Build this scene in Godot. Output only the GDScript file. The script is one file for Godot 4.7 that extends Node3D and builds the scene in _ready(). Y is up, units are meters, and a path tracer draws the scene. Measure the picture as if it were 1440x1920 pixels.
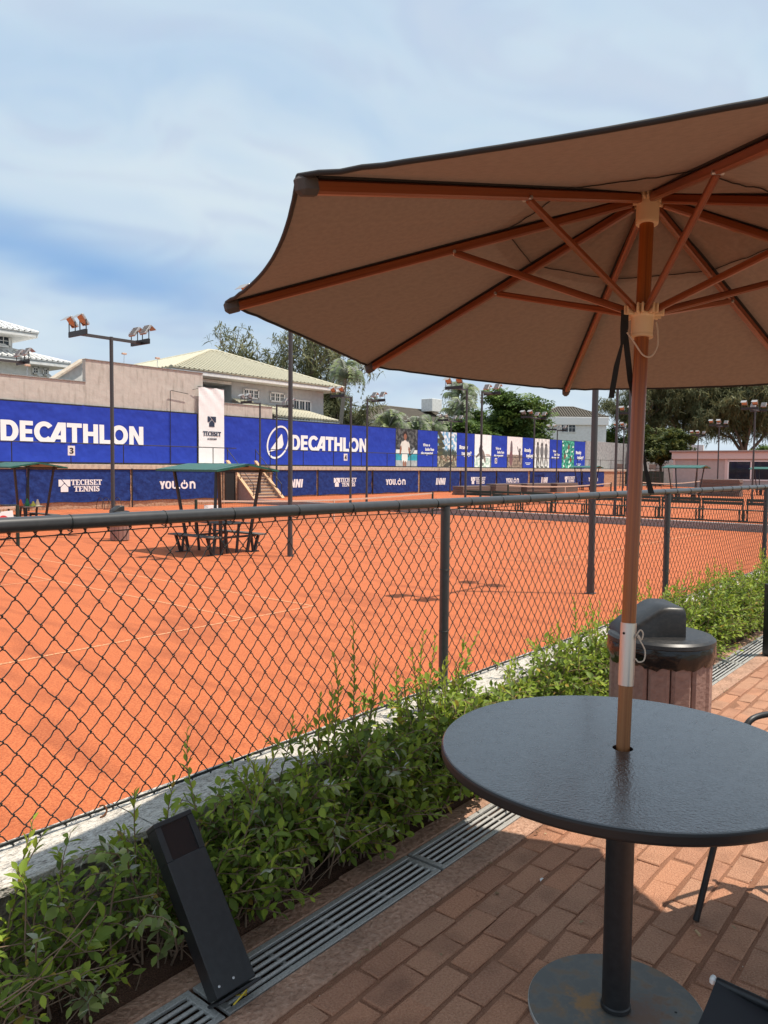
extends Node3D

# ---------------------------------------------------------------- mesh builder
class MB:
	var v := PackedVector3Array()
	var n := PackedVector3Array()
	var uv := PackedVector2Array()
	var ix := PackedInt32Array()
	var has_uv := false

	func vert(p: Vector3, nn: Vector3, t := Vector2.ZERO) -> int:
		v.append(p); n.append(nn); uv.append(t)
		return v.size() - 1

	func tri(a: Vector3, b: Vector3, c: Vector3) -> void:   # counter-clockwise from outside
		var nn := (b - a).cross(c - a).normalized()
		var i := v.size()
		v.append(a); v.append(b); v.append(c)
		for k in 3:
			n.append(nn); uv.append(Vector2.ZERO)
		ix.append(i); ix.append(i + 2); ix.append(i + 1)

	func quad(a: Vector3, b: Vector3, c: Vector3, d: Vector3, uvs := false) -> void:
		var nn := (b - a).cross(c - a)
		if nn.length() < 1e-12:
			nn = (c - a).cross(d - a)
		nn = nn.normalized()
		var i := v.size()
		v.append(a); v.append(b); v.append(c); v.append(d)
		for k in 4:
			n.append(nn)
		if uvs:
			has_uv = true
			uv.append(Vector2(0, 1)); uv.append(Vector2(1, 1)); uv.append(Vector2(1, 0)); uv.append(Vector2(0, 0))
		else:
			for k in 4:
				uv.append(Vector2.ZERO)
		ix.append(i); ix.append(i + 2); ix.append(i + 1)
		ix.append(i); ix.append(i + 3); ix.append(i + 2)

	func quad_out(a: Vector3, b: Vector3, c: Vector3, d: Vector3, o: Vector3) -> void:
		if (b - a).cross(c - a).dot(o) < 0.0:
			quad(a, d, c, b)
		else:
			quad(a, b, c, d)

	func tri_out(a: Vector3, b: Vector3, c: Vector3, o: Vector3) -> void:
		if (b - a).cross(c - a).dot(o) < 0.0:
			tri(a, c, b)
		else:
			tri(a, b, c)

	# box with chamfered edges (ch = 0: plain); jit moves corners a little
	func box(c: Vector3, size: Vector3, ch := 0.0, bs := Basis.IDENTITY, jit := 0.0, rng: RandomNumberGenerator = null) -> void:
		var h := size * 0.5
		if ch <= 0.0:
			for ax in 3:
				for s in [-1.0, 1.0]:
					var o := Vector3.ZERO
					o[ax] = s
					var u := (ax + 1) % 3
					var w := (ax + 2) % 3
					var q := []
					for k in [[-1.0, -1.0], [1.0, -1.0], [1.0, 1.0], [-1.0, 1.0]]:
						var p := Vector3.ZERO
						p[ax] = s * h[ax]; p[u] = k[0] * h[u]; p[w] = k[1] * h[w]
						q.append(c + bs * p)
					quad_out(q[0], q[1], q[2], q[3], bs * o)
			return
		var off := {}
		for sx in [-1.0, 1.0]:
			for sy in [-1.0, 1.0]:
				for sz in [-1.0, 1.0]:
					off[Vector3(sx, sy, sz)] = Vector3(rng.randfn(0, jit), rng.randfn(0, jit), rng.randfn(0, jit)) if rng else Vector3.ZERO
		var P := func(s: Vector3, ax: int) -> Vector3:
			var p := Vector3(s.x * (h.x - ch), s.y * (h.y - ch), s.z * (h.z - ch))
			p[ax] = s[ax] * h[ax]
			var oo: Vector3 = off[s]
			return c + bs * (p + oo)
		for ax in 3:
			var u := (ax + 1) % 3
			var w := (ax + 2) % 3
			for s in [-1.0, 1.0]:
				var q := []
				for k in [[-1.0, -1.0], [1.0, -1.0], [1.0, 1.0], [-1.0, 1.0]]:
					var sg := Vector3.ZERO
					sg[ax] = s; sg[u] = k[0]; sg[w] = k[1]
					q.append(P.call(sg, ax))
				var o := Vector3.ZERO
				o[ax] = s
				quad_out(q[0], q[1], q[2], q[3], bs * o)
			for su in [-1.0, 1.0]:
				for sw in [-1.0, 1.0]:
					var a := Vector3.ZERO
					a[ax] = -1; a[u] = su; a[w] = sw
					var b := a
					b[ax] = 1
					var o := Vector3.ZERO
					o[u] = su; o[w] = sw
					quad_out(P.call(a, u), P.call(b, u), P.call(b, w), P.call(a, w), bs * o)
		for sx in [-1.0, 1.0]:
			for sy in [-1.0, 1.0]:
				for sz in [-1.0, 1.0]:
					var s := Vector3(sx, sy, sz)
					tri_out(P.call(s, 0), P.call(s, 1), P.call(s, 2), bs * s)

	func beam(a: Vector3, b: Vector3, w: float, d: float, up := Vector3.UP, ch := 0.0) -> void:
		var z := (b - a).normalized()
		var x := up.cross(z)
		if x.length() < 0.01:
			x = Vector3.RIGHT.cross(z)
		x = x.normalized()
		var y := z.cross(x)
		box((a + b) * 0.5, Vector3(w, d, (b - a).length()), ch, Basis(x, y, z))

	func tube(pts: Array, r, sides := 8, cap := true, uv_len := 0.0) -> void:
		var m := pts.size()
		var base := v.size()
		var t0: Vector3 = (pts[1] - pts[0]).normalized()
		var x := Vector3.UP.cross(t0)
		if x.length() < 0.05:
			x = Vector3.RIGHT.cross(t0)
		x = x.normalized()
		var run := 0.0
		for i in m:
			var t: Vector3
			if i == 0:
				t = t0
			elif i == m - 1:
				t = (pts[m - 1] - pts[m - 2]).normalized()
			else:
				t = (pts[i + 1] - pts[i - 1]).normalized()
			x = (x - t * x.dot(t)).normalized()
			var y := t.cross(x)
			var rr: float = r[i] if r is Array else r
			if i > 0:
				run += (pts[i] - pts[i - 1]).length()
			var p: Vector3 = pts[i]
			for k in sides + 1:
				var a := TAU * k / sides
				var d := x * cos(a) + y * sin(a)
				vert(p + d * rr, d, Vector2(float(k) / sides, run * uv_len))
		if uv_len > 0.0:
			has_uv = true
		for i in m - 1:
			for k in sides:
				var a := base + i * (sides + 1) + k
				var b := a + sides + 1
				ix.append(a); ix.append(b); ix.append(a + 1)
				ix.append(a + 1); ix.append(b); ix.append(b + 1)
		if cap:
			for e in [0, m - 1]:
				var t: Vector3 = (pts[1] - pts[0]) if e == 0 else (pts[m - 1] - pts[m - 2])
				t = t.normalized() * (-1.0 if e == 0 else 1.0)
				var pc: Vector3 = pts[e]
				for k in sides:
					var b0: int = base + e * (sides + 1) + k
					tri_out(pc, v[b0], v[b0 + 1], t)

	func cyl(a: Vector3, b: Vector3, r: float, sides := 16, cap := true) -> void:
		tube([a, b], r, sides, cap)

	# profile of Vector2(radius, height); each segment keeps its own normal unless soft
	func lathe(c: Vector3, prof: Array, segs := 32, bs := Basis.IDENTITY, a0 := 0.0, a1 := TAU) -> void:
		for i in prof.size() - 1:
			var p: Vector2 = prof[i]
			var q: Vector2 = prof[i + 1]
			var d := q - p
			if d.length() < 1e-7:
				continue
			var nr := Vector2(d.y, -d.x).normalized()
			var base := v.size()
			for k in segs + 1:
				var a := lerpf(a0, a1, float(k) / segs)
				var e := Vector3(cos(a), 0, sin(a))
				var nn := bs * (e * nr.x + Vector3.UP * nr.y)
				vert(c + bs * (e * p.x + Vector3.UP * p.y), nn)
				vert(c + bs * (e * q.x + Vector3.UP * q.y), nn)
			for k in segs:
				var a := base + k * 2
				ix.append(a); ix.append(a + 3); ix.append(a + 1)
				ix.append(a); ix.append(a + 2); ix.append(a + 3)

	func ring(c: Vector3, R: float, r: float, bs := Basis.IDENTITY, segs := 20, sides := 6) -> void:
		var pts := []
		for k in segs + 1:
			var a := TAU * k / segs
			pts.append(c + bs * Vector3(cos(a) * R, 0, sin(a) * R))
		tube(pts, r, sides, false)

	# extruded polygon (2D points counter-clockwise in xy of xf), from z = 0 to z = depth
	func prism(poly: PackedVector2Array, depth: float, xf: Transform3D) -> void:
		var t := Geometry2D.triangulate_polygon(poly)
		for i in range(0, t.size(), 3):
			var a := poly[t[i]]
			var b := poly[t[i + 1]]
			var c := poly[t[i + 2]]
			tri_out(xf * Vector3(a.x, a.y, depth), xf * Vector3(b.x, b.y, depth), xf * Vector3(c.x, c.y, depth), xf.basis.z)
			tri_out(xf * Vector3(a.x, a.y, 0), xf * Vector3(b.x, b.y, 0), xf * Vector3(c.x, c.y, 0), -xf.basis.z)
		for i in poly.size():
			var a := poly[i]
			var b := poly[(i + 1) % poly.size()]
			var e := b - a
			var o := xf.basis * Vector3(e.y, -e.x, 0)
			if Geometry2D.is_polygon_clockwise(poly):
				o = -o
			quad_out(xf * Vector3(a.x, a.y, 0), xf * Vector3(b.x, b.y, 0), xf * Vector3(b.x, b.y, depth), xf * Vector3(a.x, a.y, depth), o)

	# flat printed shapes in the xy plane, facing +z
	func f4(a: Vector2, b: Vector2, c: Vector2, d: Vector2, xf: Transform3D) -> void:
		quad_out(xf * Vector3(a.x, a.y, 0), xf * Vector3(b.x, b.y, 0), xf * Vector3(c.x, c.y, 0), xf * Vector3(d.x, d.y, 0), xf.basis.z)

	func frect(x0: float, y0: float, x1: float, y1: float, xf: Transform3D) -> void:
		f4(Vector2(x0, y0), Vector2(x1, y0), Vector2(x1, y1), Vector2(x0, y1), xf)

	func farc(cx: float, cy: float, rxo: float, ryo: float, rxi: float, ryi: float, d0: float, d1: float, xf: Transform3D, segs := 20) -> void:
		for k in segs:
			var a := deg_to_rad(lerpf(d0, d1, float(k) / segs))
			var b := deg_to_rad(lerpf(d0, d1, float(k + 1) / segs))
			f4(Vector2(cx + rxo * cos(a), cy + ryo * sin(a)), Vector2(cx + rxo * cos(b), cy + ryo * sin(b)), Vector2(cx + rxi * cos(b), cy + ryi * sin(b)), Vector2(cx + rxi * cos(a), cy + ryi * sin(a)), xf)

	func soften(deg := 60.0) -> void:   # shares normals between faces that meet at a shallow angle
		var at := {}
		for i in v.size():
			var key := Vector3i((v[i] * 20000.0).round())
			if not at.has(key):
				at[key] = []
			at[key].append(i)
		var out := n.duplicate()
		var lim := cos(deg_to_rad(deg))
		for key in at:
			for i in at[key]:
				var s := Vector3.ZERO
				for j in at[key]:
					if n[i].dot(n[j]) > lim:
						s += n[j]
				out[i] = s.normalized()
		n = out

	func mesh() -> ArrayMesh:
		var a := []
		a.resize(Mesh.ARRAY_MAX)
		a[Mesh.ARRAY_VERTEX] = v
		a[Mesh.ARRAY_NORMAL] = n
		if has_uv:
			a[Mesh.ARRAY_TEX_UV] = uv
		a[Mesh.ARRAY_INDEX] = ix
		var m := ArrayMesh.new()
		m.add_surface_from_arrays(Mesh.PRIMITIVE_TRIANGLES, a)
		return m

# ---------------------------------------------------------------- naming
var taken := {}
var M := {}
var rng := RandomNumberGenerator.new()

func numbered(s: String) -> String:
	if not taken.has(s):
		taken[s] = 0
		return s
	taken[s] += 1
	return "%s_%03d" % [s, taken[s]]

func tag(o: Node3D, label: String, category := "", group := "", kind := "") -> Node3D:
	if label != "": o.set_meta("label", label)
	if category != "": o.set_meta("category", category)
	if group != "": o.set_meta("group", group)
	if kind != "": o.set_meta("kind", kind)
	return o

func thing(called: String, label: String, category: String, at := Vector3.ZERO, turn := 0.0, group := "") -> Node3D:
	var o := Node3D.new()
	o.name = numbered(called)
	add_child(o)
	o.position = at
	o.rotation.y = turn
	tag(o, label, category, group)
	return o

func struct(called: String, at := Vector3.ZERO) -> Node3D:
	var o := Node3D.new()
	o.name = numbered(called)
	add_child(o)
	o.position = at
	o.set_meta("kind", "structure")
	return o

func part(parent: Node3D, called: String, mb: MB, m: Material) -> MeshInstance3D:
	return part_mesh(parent, called, mb.mesh(), m)

func part_mesh(parent: Node3D, called: String, me: Mesh, m: Material) -> MeshInstance3D:
	var o := MeshInstance3D.new()
	o.name = called
	o.mesh = me
	o.material_override = m
	parent.add_child(o, true)
	return o

func dup(root: Node3D, at: Vector3, turn: float, label: String) -> Node3D:
	var r: Node3D = root.duplicate()
	var stem := str(root.name)
	if stem.length() > 4 and stem.right(3).is_valid_int():
		stem = stem.left(-4)
	r.name = numbered(stem)
	add_child(r)
	r.position = at
	r.rotation.y = turn
	r.set_meta("label", label)
	return r

func scatter(parent: Node3D, called: String, me: Mesh, m: Material, xf: Array, cols: Array) -> void:
	var mm := MultiMesh.new()
	mm.transform_format = MultiMesh.TRANSFORM_3D
	mm.use_colors = true
	mm.mesh = me
	mm.instance_count = xf.size()
	for i in xf.size():
		mm.set_instance_transform(i, xf[i])
		mm.set_instance_color(i, cols[i])
	var o := MultiMeshInstance3D.new()
	o.name = called
	o.multimesh = mm
	o.material_override = m
	parent.add_child(o, true)
	o.set_meta("kind", "stuff")

# ---------------------------------------------------------------- materials
func lin(r: float, g: float, b: float) -> Color:
	return Color(r, g, b).linear_to_srgb()

func sm(r: float, g: float, b: float, rough := 0.8, metal := 0.0) -> StandardMaterial3D:
	var m := StandardMaterial3D.new()
	m.albedo_color = lin(r, g, b)
	m.roughness = rough
	m.metallic = metal
	return m

func noise(sd: int, freq: float, oct := 5, kind := FastNoiseLite.TYPE_SIMPLEX_SMOOTH, gain := 0.5) -> FastNoiseLite:
	var f := FastNoiseLite.new()
	f.seed = sd
	f.frequency = freq
	f.noise_type = kind
	f.fractal_octaves = oct
	f.fractal_gain = gain
	return f

func ntex(f: FastNoiseLite, stops: Array, size := 512, bump := 0.0) -> NoiseTexture2D:
	var t := NoiseTexture2D.new()
	t.width = size
	t.height = size
	t.seamless = true
	t.noise = f
	if bump > 0.0:
		t.as_normal_map = true
		t.bump_strength = bump
	elif stops.size() > 0:
		var g := Gradient.new()
		var o := PackedFloat32Array()
		var c := PackedColorArray()
		for s in stops:
			o.append(s[0])
			c.append(lin(s[1], s[2], s[3]))
		g.offsets = o
		g.colors = c
		t.color_ramp = g
	return t

# world-triplanar noise colour, tile in metres; optional normal map and a broad multiply layer
func nmat(f: FastNoiseLite, stops: Array, tile: float, rough := 0.85, bump := 0.0, bf: FastNoiseLite = null, broad: Array = [], broad_tile := 8.0, local := false, size := 512) -> StandardMaterial3D:
	var m := StandardMaterial3D.new()
	m.albedo_color = Color.WHITE
	m.roughness = rough
	m.uv1_triplanar = true
	m.uv1_world_triplanar = not local
	m.uv1_scale = Vector3.ONE / tile
	m.albedo_texture = ntex(f, stops, size)
	if bump > 0.0:
		m.normal_enabled = true
		m.normal_texture = ntex(bf if bf else f, [], size, 8.0)
		m.normal_scale = bump
	if broad.size() > 0:
		m.detail_enabled = true
		m.detail_uv_layer = BaseMaterial3D.DETAIL_UV_2
		m.uv2_triplanar = true
		m.uv2_world_triplanar = not local
		m.uv2_scale = Vector3.ONE / broad_tile
		m.detail_blend_mode = BaseMaterial3D.BLEND_MODE_MUL
		m.detail_albedo = ntex(noise(f.seed + 77, 0.012, 5), broad, 512)
	return m

func img_mat(im: Image, rough := 0.6) -> StandardMaterial3D:
	var m := StandardMaterial3D.new()
	m.albedo_texture = ImageTexture.create_from_image(im)
	m.roughness = rough
	return m

func make_materials() -> void:
	M.clay = nmat(noise(3, 0.035, 6, FastNoiseLite.TYPE_SIMPLEX, 0.9), [[0.0, 0.25, 0.053, 0.017], [0.30, 0.39, 0.092, 0.029], [0.45, 0.475, 0.120, 0.038], [0.6, 0.53, 0.145, 0.047], [0.75, 0.61, 0.195, 0.072], [1.0, 0.71, 0.28, 0.118]], 1.3, 0.95, 0.5, null, [[0.0, 0.70, 0.66, 0.64], [0.32, 0.85, 0.83, 0.83], [0.5, 1, 1, 1], [0.68, 0.93, 0.92, 0.92], [1.0, 1, 1, 1]], 13.0, false, 1024)
	M.clay.uv2_scale = Vector3(1.0 / 3.4, 1.0, 1.0 / 15.0)
	M.line = nmat(noise(5, 0.05, 5), [[0.0, 0.50, 0.135, 0.05], [0.38, 0.52, 0.17, 0.07], [0.55, 0.58, 0.27, 0.135], [1.0, 0.70, 0.46, 0.28]], 0.9, 0.95)
	var pav := [[0.0, 0.24, 0.115, 0.07], [0.25, 0.42, 0.205, 0.125], [0.5, 0.48, 0.245, 0.15], [0.75, 0.53, 0.285, 0.18], [0.88, 0.64, 0.41, 0.29], [1.0, 0.74, 0.58, 0.46]]
	for k in 4:
		var t: Array = [[0.92, 0.88, 0.86], [1.0, 0.98, 0.95], [0.95, 0.97, 0.97], [1.03, 0.96, 0.90]][k]
		var st := []
		for s in pav:
			st.append([s[0], s[1] * t[0], s[2] * t[1], s[3] * t[2]])
		M["paver%d" % k] = nmat(noise(20 + k, 0.10, 5, FastNoiseLite.TYPE_SIMPLEX, 0.72), st, 0.55, 0.9, 0.7, null, [[0.0, 0.62, 0.6, 0.6], [0.5, 0.95, 0.95, 0.95], [1.0, 1, 1, 1]], 1.9)
	M.joint = nmat(noise(31, 0.16, 5, FastNoiseLite.TYPE_SIMPLEX, 0.8), [[0.0, 0.13, 0.058, 0.032], [0.45, 0.30, 0.135, 0.076], [0.7, 0.40, 0.20, 0.12], [1.0, 0.52, 0.34, 0.23]], 0.4, 1.0, 1.2)
	M.kerb = nmat(noise(33, 0.05, 6, FastNoiseLite.TYPE_SIMPLEX, 0.65), [[0.0, 0.26, 0.14, 0.09], [0.4, 0.42, 0.24, 0.16], [0.7, 0.50, 0.30, 0.21], [1.0, 0.6, 0.42, 0.31]], 0.8, 0.85, 0.6, null, [[0.0, 0.6, 0.6, 0.6], [0.6, 1, 1, 1], [1.0, 1, 1, 1]], 2.3)
	M.soil = nmat(noise(35, 0.12, 5, FastNoiseLite.TYPE_SIMPLEX, 0.75), [[0.0, 0.03, 0.015, 0.009], [0.5, 0.12, 0.055, 0.032], [1.0, 0.27, 0.15, 0.09]], 0.5, 1.0, 1.5)
	M.concrete = nmat(noise(37, 0.05, 6), [[0.0, 0.16, 0.15, 0.14], [0.5, 0.27, 0.255, 0.245], [1.0, 0.36, 0.35, 0.34]], 1.6, 0.9, 0.5)
	M.steel = nmat(noise(39, 0.07, 5), [[0.0, 0.30, 0.29, 0.27], [0.4, 0.46, 0.45, 0.43], [1.0, 0.62, 0.61, 0.58]], 0.35, 0.42, 0.0)
	M.steel.metallic = 0.3
	M.galv = sm(0.55, 0.56, 0.57, 0.35, 0.9)
	M.coping = coping_material()
	M.planter = nmat(noise(41, 0.06, 6), [[0.0, 0.10, 0.085, 0.07], [0.4, 0.24, 0.205, 0.175], [1.0, 0.38, 0.33, 0.29]], 0.9, 0.95, 1.0)
	M.pvc = nmat(noise(43, 0.03, 4), [[0.0, 0.036, 0.038, 0.041], [1.0, 0.052, 0.054, 0.058]], 0.6, 0.34)
	M.wire = sm(0.014, 0.018, 0.017, 0.45)
	M.black = nmat(noise(45, 0.05, 4), [[0.0, 0.012, 0.0125, 0.014], [1.0, 0.026, 0.027, 0.03]], 0.7, 0.45)
	M.rim = sm(0.010, 0.010, 0.011, 0.5)
	M.black_gloss = sm(0.012, 0.012, 0.013, 0.22)
	M.glassdark = sm(0.02, 0.02, 0.022, 0.08)
	M.tabletop = table_material()
	M.plate = plate_material()
	M.sling = nmat(noise(47, 0.4, 2), [[0.0, 0.012, 0.013, 0.017], [1.0, 0.03, 0.031, 0.038]], 0.05, 0.7)
	M.wood = wood_material(Color(0.27, 0.068, 0.018), Color(0.16, 0.034, 0.009), 0.36)
	M.wood_pole = wood_material(Color(0.36, 0.105, 0.014), Color(0.20, 0.050, 0.007), 0.38)
	M.wood_pale = wood_material(Color(0.36, 0.15, 0.055), Color(0.22, 0.08, 0.026), 0.5)
	M.cream = sm(0.80, 0.60, 0.38, 0.45)
	M.cord = sm(0.62, 0.52, 0.42, 0.8)
	M.alu = sm(0.62, 0.62, 0.62, 0.33, 0.85)
	M.strap = sm(0.012, 0.012, 0.013, 0.75)
	M.fabric = fabric_material()
	M.hem = sm(0.022, 0.02, 0.02, 0.8)
	M.pocket = sm(0.075, 0.06, 0.055, 0.85)
	M.slat = nmat(noise(51, 0.03, 5), [[0.0, 0.22, 0.125, 0.10], [0.5, 0.29, 0.172, 0.14], [1.0, 0.35, 0.215, 0.178]], 0.5, 0.75, 0.35)
	M.bag = bag_material()
	M.lid = nmat(noise(53, 0.04, 6), [[0.0, 0.010, 0.010, 0.0105], [0.5, 0.016, 0.016, 0.0165], [0.8, 0.032, 0.029, 0.027], [1.0, 0.07, 0.06, 0.05]], 0.45, 0.4)
	M.leaf = sm(1, 1, 1, 0.55)
	M.leaf.metallic_specular = 0.35
	M.leaf.vertex_color_use_as_albedo = true
	M.leaf.backlight_enabled = true
	M.leaf.backlight = lin(0.62, 0.62, 0.62)
	M.leafpart = sm(0.11, 0.19, 0.03, 0.42)
	M.leafpart.backlight_enabled = true
	M.leafpart.backlight = lin(0.62, 0.62, 0.62)
	M.twig = sm(0.22, 0.15, 0.10, 0.9)
	M.bark = nmat(noise(55, 0.05, 5), [[0.0, 0.07, 0.052, 0.04], [1.0, 0.22, 0.18, 0.145]], 1.2, 0.95, 1.0)
	M.palmbark = nmat(noise(56, 0.05, 5), [[0.0, 0.19, 0.165, 0.14], [1.0, 0.36, 0.32, 0.28]], 1.2, 0.95, 1.0)
	M.pole = sm(0.055, 0.055, 0.058, 0.5)
	M.boxbeam = sm(0.018, 0.016, 0.016, 0.45)
	M.lamp = sm(0.42, 0.41, 0.40, 0.4, 0.5)
	M.lens = sm(0.36, 0.36, 0.37, 0.1, 1.0)
	M.green_metal = sm(0.012, 0.035, 0.026, 0.45)
	M.green_roof = nmat(noise(57, 0.04, 4), [[0.0, 0.008, 0.075, 0.055], [1.0, 0.015, 0.125, 0.09]], 1.5, 0.4)
	M.greywood = nmat(noise(59, 0.06, 5), [[0.0, 0.07, 0.062, 0.058], [1.0, 0.16, 0.145, 0.135]], 0.8, 0.8, 0.4)
	M.boards = nmat(noise(61, 0.05, 5), [[0.0, 0.11, 0.078, 0.064], [1.0, 0.22, 0.165, 0.14]], 1.3, 0.85, 0.4)
	M.net = sm(0.03, 0.03, 0.032, 0.8)
	M.netband = nmat(noise(63, 0.05, 5), [[0.0, 0.44, 0.27, 0.18], [0.6, 0.62, 0.46, 0.36], [1.0, 0.7, 0.62, 0.55]], 1.0, 0.85)
	M.white = sm(0.78, 0.78, 0.77, 0.6)
	M.print_white = sm(0.85, 0.85, 0.86, 0.55)
	M.print_navy = sm(0.02, 0.035, 0.075, 0.6)
	M.print_black = sm(0.02, 0.02, 0.02, 0.6)
	M.red = sm(0.62, 0.03, 0.03, 0.6)
	M.blue = blue_banner(Color(0.028, 0.058, 0.41), 0.7)
	M.blue_low = nmat(noise(67, 0.02, 5), [[0.0, 0.012, 0.030, 0.145], [0.5, 0.017, 0.042, 0.19], [1.0, 0.023, 0.056, 0.235]], 3.2, 0.6, 0.5, noise(68, 0.012, 4))
	M.blue_low.metallic_specular = 0.3
	M.whitebanner = nmat(noise(69, 0.03, 4), [[0.0, 0.83, 0.85, 0.86], [1.0, 0.88, 0.89, 0.90]], 2.0, 0.6, 0.1, noise(70, 0.015, 3))
	M.stucco = stucco_material(Color(0.52, 0.485, 0.44), 0.75)
	M.stucco_low = nmat(noise(71, 0.03, 6), [[0.0, 0.26, 0.12, 0.06], [0.4, 0.42, 0.25, 0.155], [1.0, 0.52, 0.37, 0.26]], 3.0, 0.9, 0.4)
	M.terrace = nmat(noise(72, 0.03, 6), [[0.0, 0.40, 0.33, 0.26], [0.6, 0.56, 0.48, 0.39], [1.0, 0.64, 0.50, 0.34]], 4.0, 0.9)
	M.greywall = nmat(noise(73, 0.025, 6), [[0.0, 0.21, 0.215, 0.22], [0.5, 0.31, 0.315, 0.32], [1.0, 0.40, 0.405, 0.41]], 5.0, 0.9)
	M.stonestep = nmat(noise(74, 0.04, 5), [[0.0, 0.42, 0.23, 0.12], [0.5, 0.58, 0.37, 0.21], [1.0, 0.68, 0.49, 0.31]], 1.2, 0.8)
	M.mauve = nmat(noise(75, 0.03, 5), [[0.0, 0.27, 0.21, 0.195], [1.0, 0.34, 0.275, 0.255]], 3.0, 0.9)
	M.housewhite = nmat(noise(76, 0.02, 5), [[0.0, 0.62, 0.62, 0.60], [0.5, 0.74, 0.74, 0.73], [1.0, 0.8, 0.8, 0.79]], 4.0, 0.85)
	M.housegrey = nmat(noise(77, 0.02, 5), [[0.0, 0.42, 0.435, 0.45], [1.0, 0.50, 0.515, 0.53]], 4.0, 0.85)
	M.tile_yellow = nmat(noise(78, 0.12, 4, FastNoiseLite.TYPE_CELLULAR), [[0.0, 0.42, 0.39, 0.29], [0.5, 0.54, 0.51, 0.395], [1.0, 0.62, 0.59, 0.48]], 3.0, 0.85, 0.6)
	M.tile_white = nmat(noise(79, 0.12, 4, FastNoiseLite.TYPE_CELLULAR), [[0.0, 0.68, 0.68, 0.67], [1.0, 0.84, 0.84, 0.83]], 3.0, 0.85, 0.6)
	M.tile_brown = nmat(noise(80, 0.12, 4, FastNoiseLite.TYPE_CELLULAR), [[0.0, 0.11, 0.095, 0.075], [1.0, 0.23, 0.20, 0.165]], 3.0, 0.85, 0.6)
	M.pink = nmat(noise(81, 0.02, 5), [[0.0, 0.38, 0.36, 0.35], [1.0, 0.44, 0.415, 0.405]], 5.0, 0.9)
	M.pink_pale = sm(0.58, 0.51, 0.49, 0.85)
	M.window = sm(0.018, 0.022, 0.03, 0.06)
	M.darkopen = sm(0.012, 0.012, 0.013, 0.9)
	M.ground = nmat(noise(82, 0.03, 5), [[0.0, 0.10, 0.12, 0.06], [0.5, 0.2, 0.17, 0.11], [1.0, 0.3, 0.24, 0.17]], 20.0, 1.0)

func coping_material() -> StandardMaterial3D:
	# weathered white paint: cracks and dark flaked streaks running along the slab
	var w := 1024
	var h := 512
	var a := noise(101, 0.012, 5)
	var b := noise(102, 0.05, 5)
	var cr := noise(103, 0.014, 4, FastNoiseLite.TYPE_SIMPLEX_SMOOTH)
	cr.fractal_type = FastNoiseLite.FRACTAL_RIDGED
	var im := Image.create(w, h, false, Image.FORMAT_RGB8)
	for y in h:
		for x in w:
			var n1 := a.get_noise_2d(x, y * 2.0)
			var n2 := b.get_noise_2d(x * 0.7, y * 2.4)
			var k := cr.get_noise_2d(x * 1.1 + n2 * 14.0, y * 3.0)
			var c := Color(0.60, 0.56, 0.50).lerp(Color(0.42, 0.385, 0.335), smoothstep(-0.1, 0.5, n1))
			c = c.lerp(Color(0.66, 0.63, 0.58), smoothstep(0.1, 0.5, n2))
			var crack := smoothstep(0.50, 0.72, k) * (0.45 + 0.55 * smoothstep(-0.25, 0.25, n1))
			c = c.lerp(Color(0.14, 0.12, 0.105), crack * 0.85)
			if n2 < -0.38:
				c = c.lerp(Color(0.17, 0.145, 0.12), 0.7)
			im.set_pixel(x, y, c.linear_to_srgb())
	var m := img_mat(im, 0.85)
	m.uv1_triplanar = true
	m.uv1_world_triplanar = true
	m.uv1_scale = Vector3(1.0 / 0.9, 1.0 / 0.45, 1.0 / 0.45)
	m.normal_enabled = true
	m.normal_texture = ntex(noise(104, 0.04, 6), [], 512, 8.0)
	m.normal_scale = 1.2
	return m

func table_material() -> StandardMaterial3D:
	var m := nmat(noise(111, 0.07, 6, FastNoiseLite.TYPE_SIMPLEX, 0.7), [[0.0, 0.014, 0.015, 0.017], [0.5, 0.024, 0.025, 0.028], [0.85, 0.036, 0.038, 0.042], [1.0, 0.07, 0.072, 0.078]], 0.35, 0.24, 0.0)
	m.normal_enabled = true
	m.normal_texture = ntex(noise(112, 0.055, 3), [], 512, 6.0)
	m.normal_scale = 0.26
	m.metallic_specular = 0.8
	m.roughness_texture = ntex(noise(113, 0.012, 5), [[0.0, 0.40, 0.40, 0.40], [0.5, 0.62, 0.62, 0.62], [1.0, 1, 1, 1]], 512)
	m.roughness = 0.30
	m.clearcoat_enabled = true
	m.clearcoat = 0.55
	m.clearcoat_roughness = 0.15
	return m

func plate_material() -> StandardMaterial3D:
	var w := 512
	var im := Image.create(w, w, false, Image.FORMAT_RGB8)
	var a := noise(121, 0.012, 6)
	var b := noise(122, 0.06, 4)
	for y in w:
		for x in w:
			var n1 := a.get_noise_2d(x, y)
			var n2 := b.get_noise_2d(x, y)
			var c := Color(0.10, 0.10, 0.094).lerp(Color(0.15, 0.148, 0.135), smoothstep(-0.3, 0.4, n1 + n2 * 0.3) * 0.6)
			c = c.lerp(Color(0.15, 0.10, 0.062), smoothstep(-0.05, 0.4, n1) * 0.8)
			var d := Vector2(x - 175.0, y - 250.0).length() / 62.0
			c = c.lerp(Color(0.30, 0.145, 0.035), clampf(1.15 - d + n2 * 0.5 + n1, 0.0, 1.0) * 0.85)
			var e := Vector2(x - 330.0, y - 262.0).length() / 80.0
			c = c.lerp(Color(0.13, 0.062, 0.035), clampf(1.25 - e + n2 * 0.5 + n1, 0.0, 1.0) * 0.8)
			im.set_pixel(x, y, c.linear_to_srgb())
	return img_mat(im, 0.55)

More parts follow.
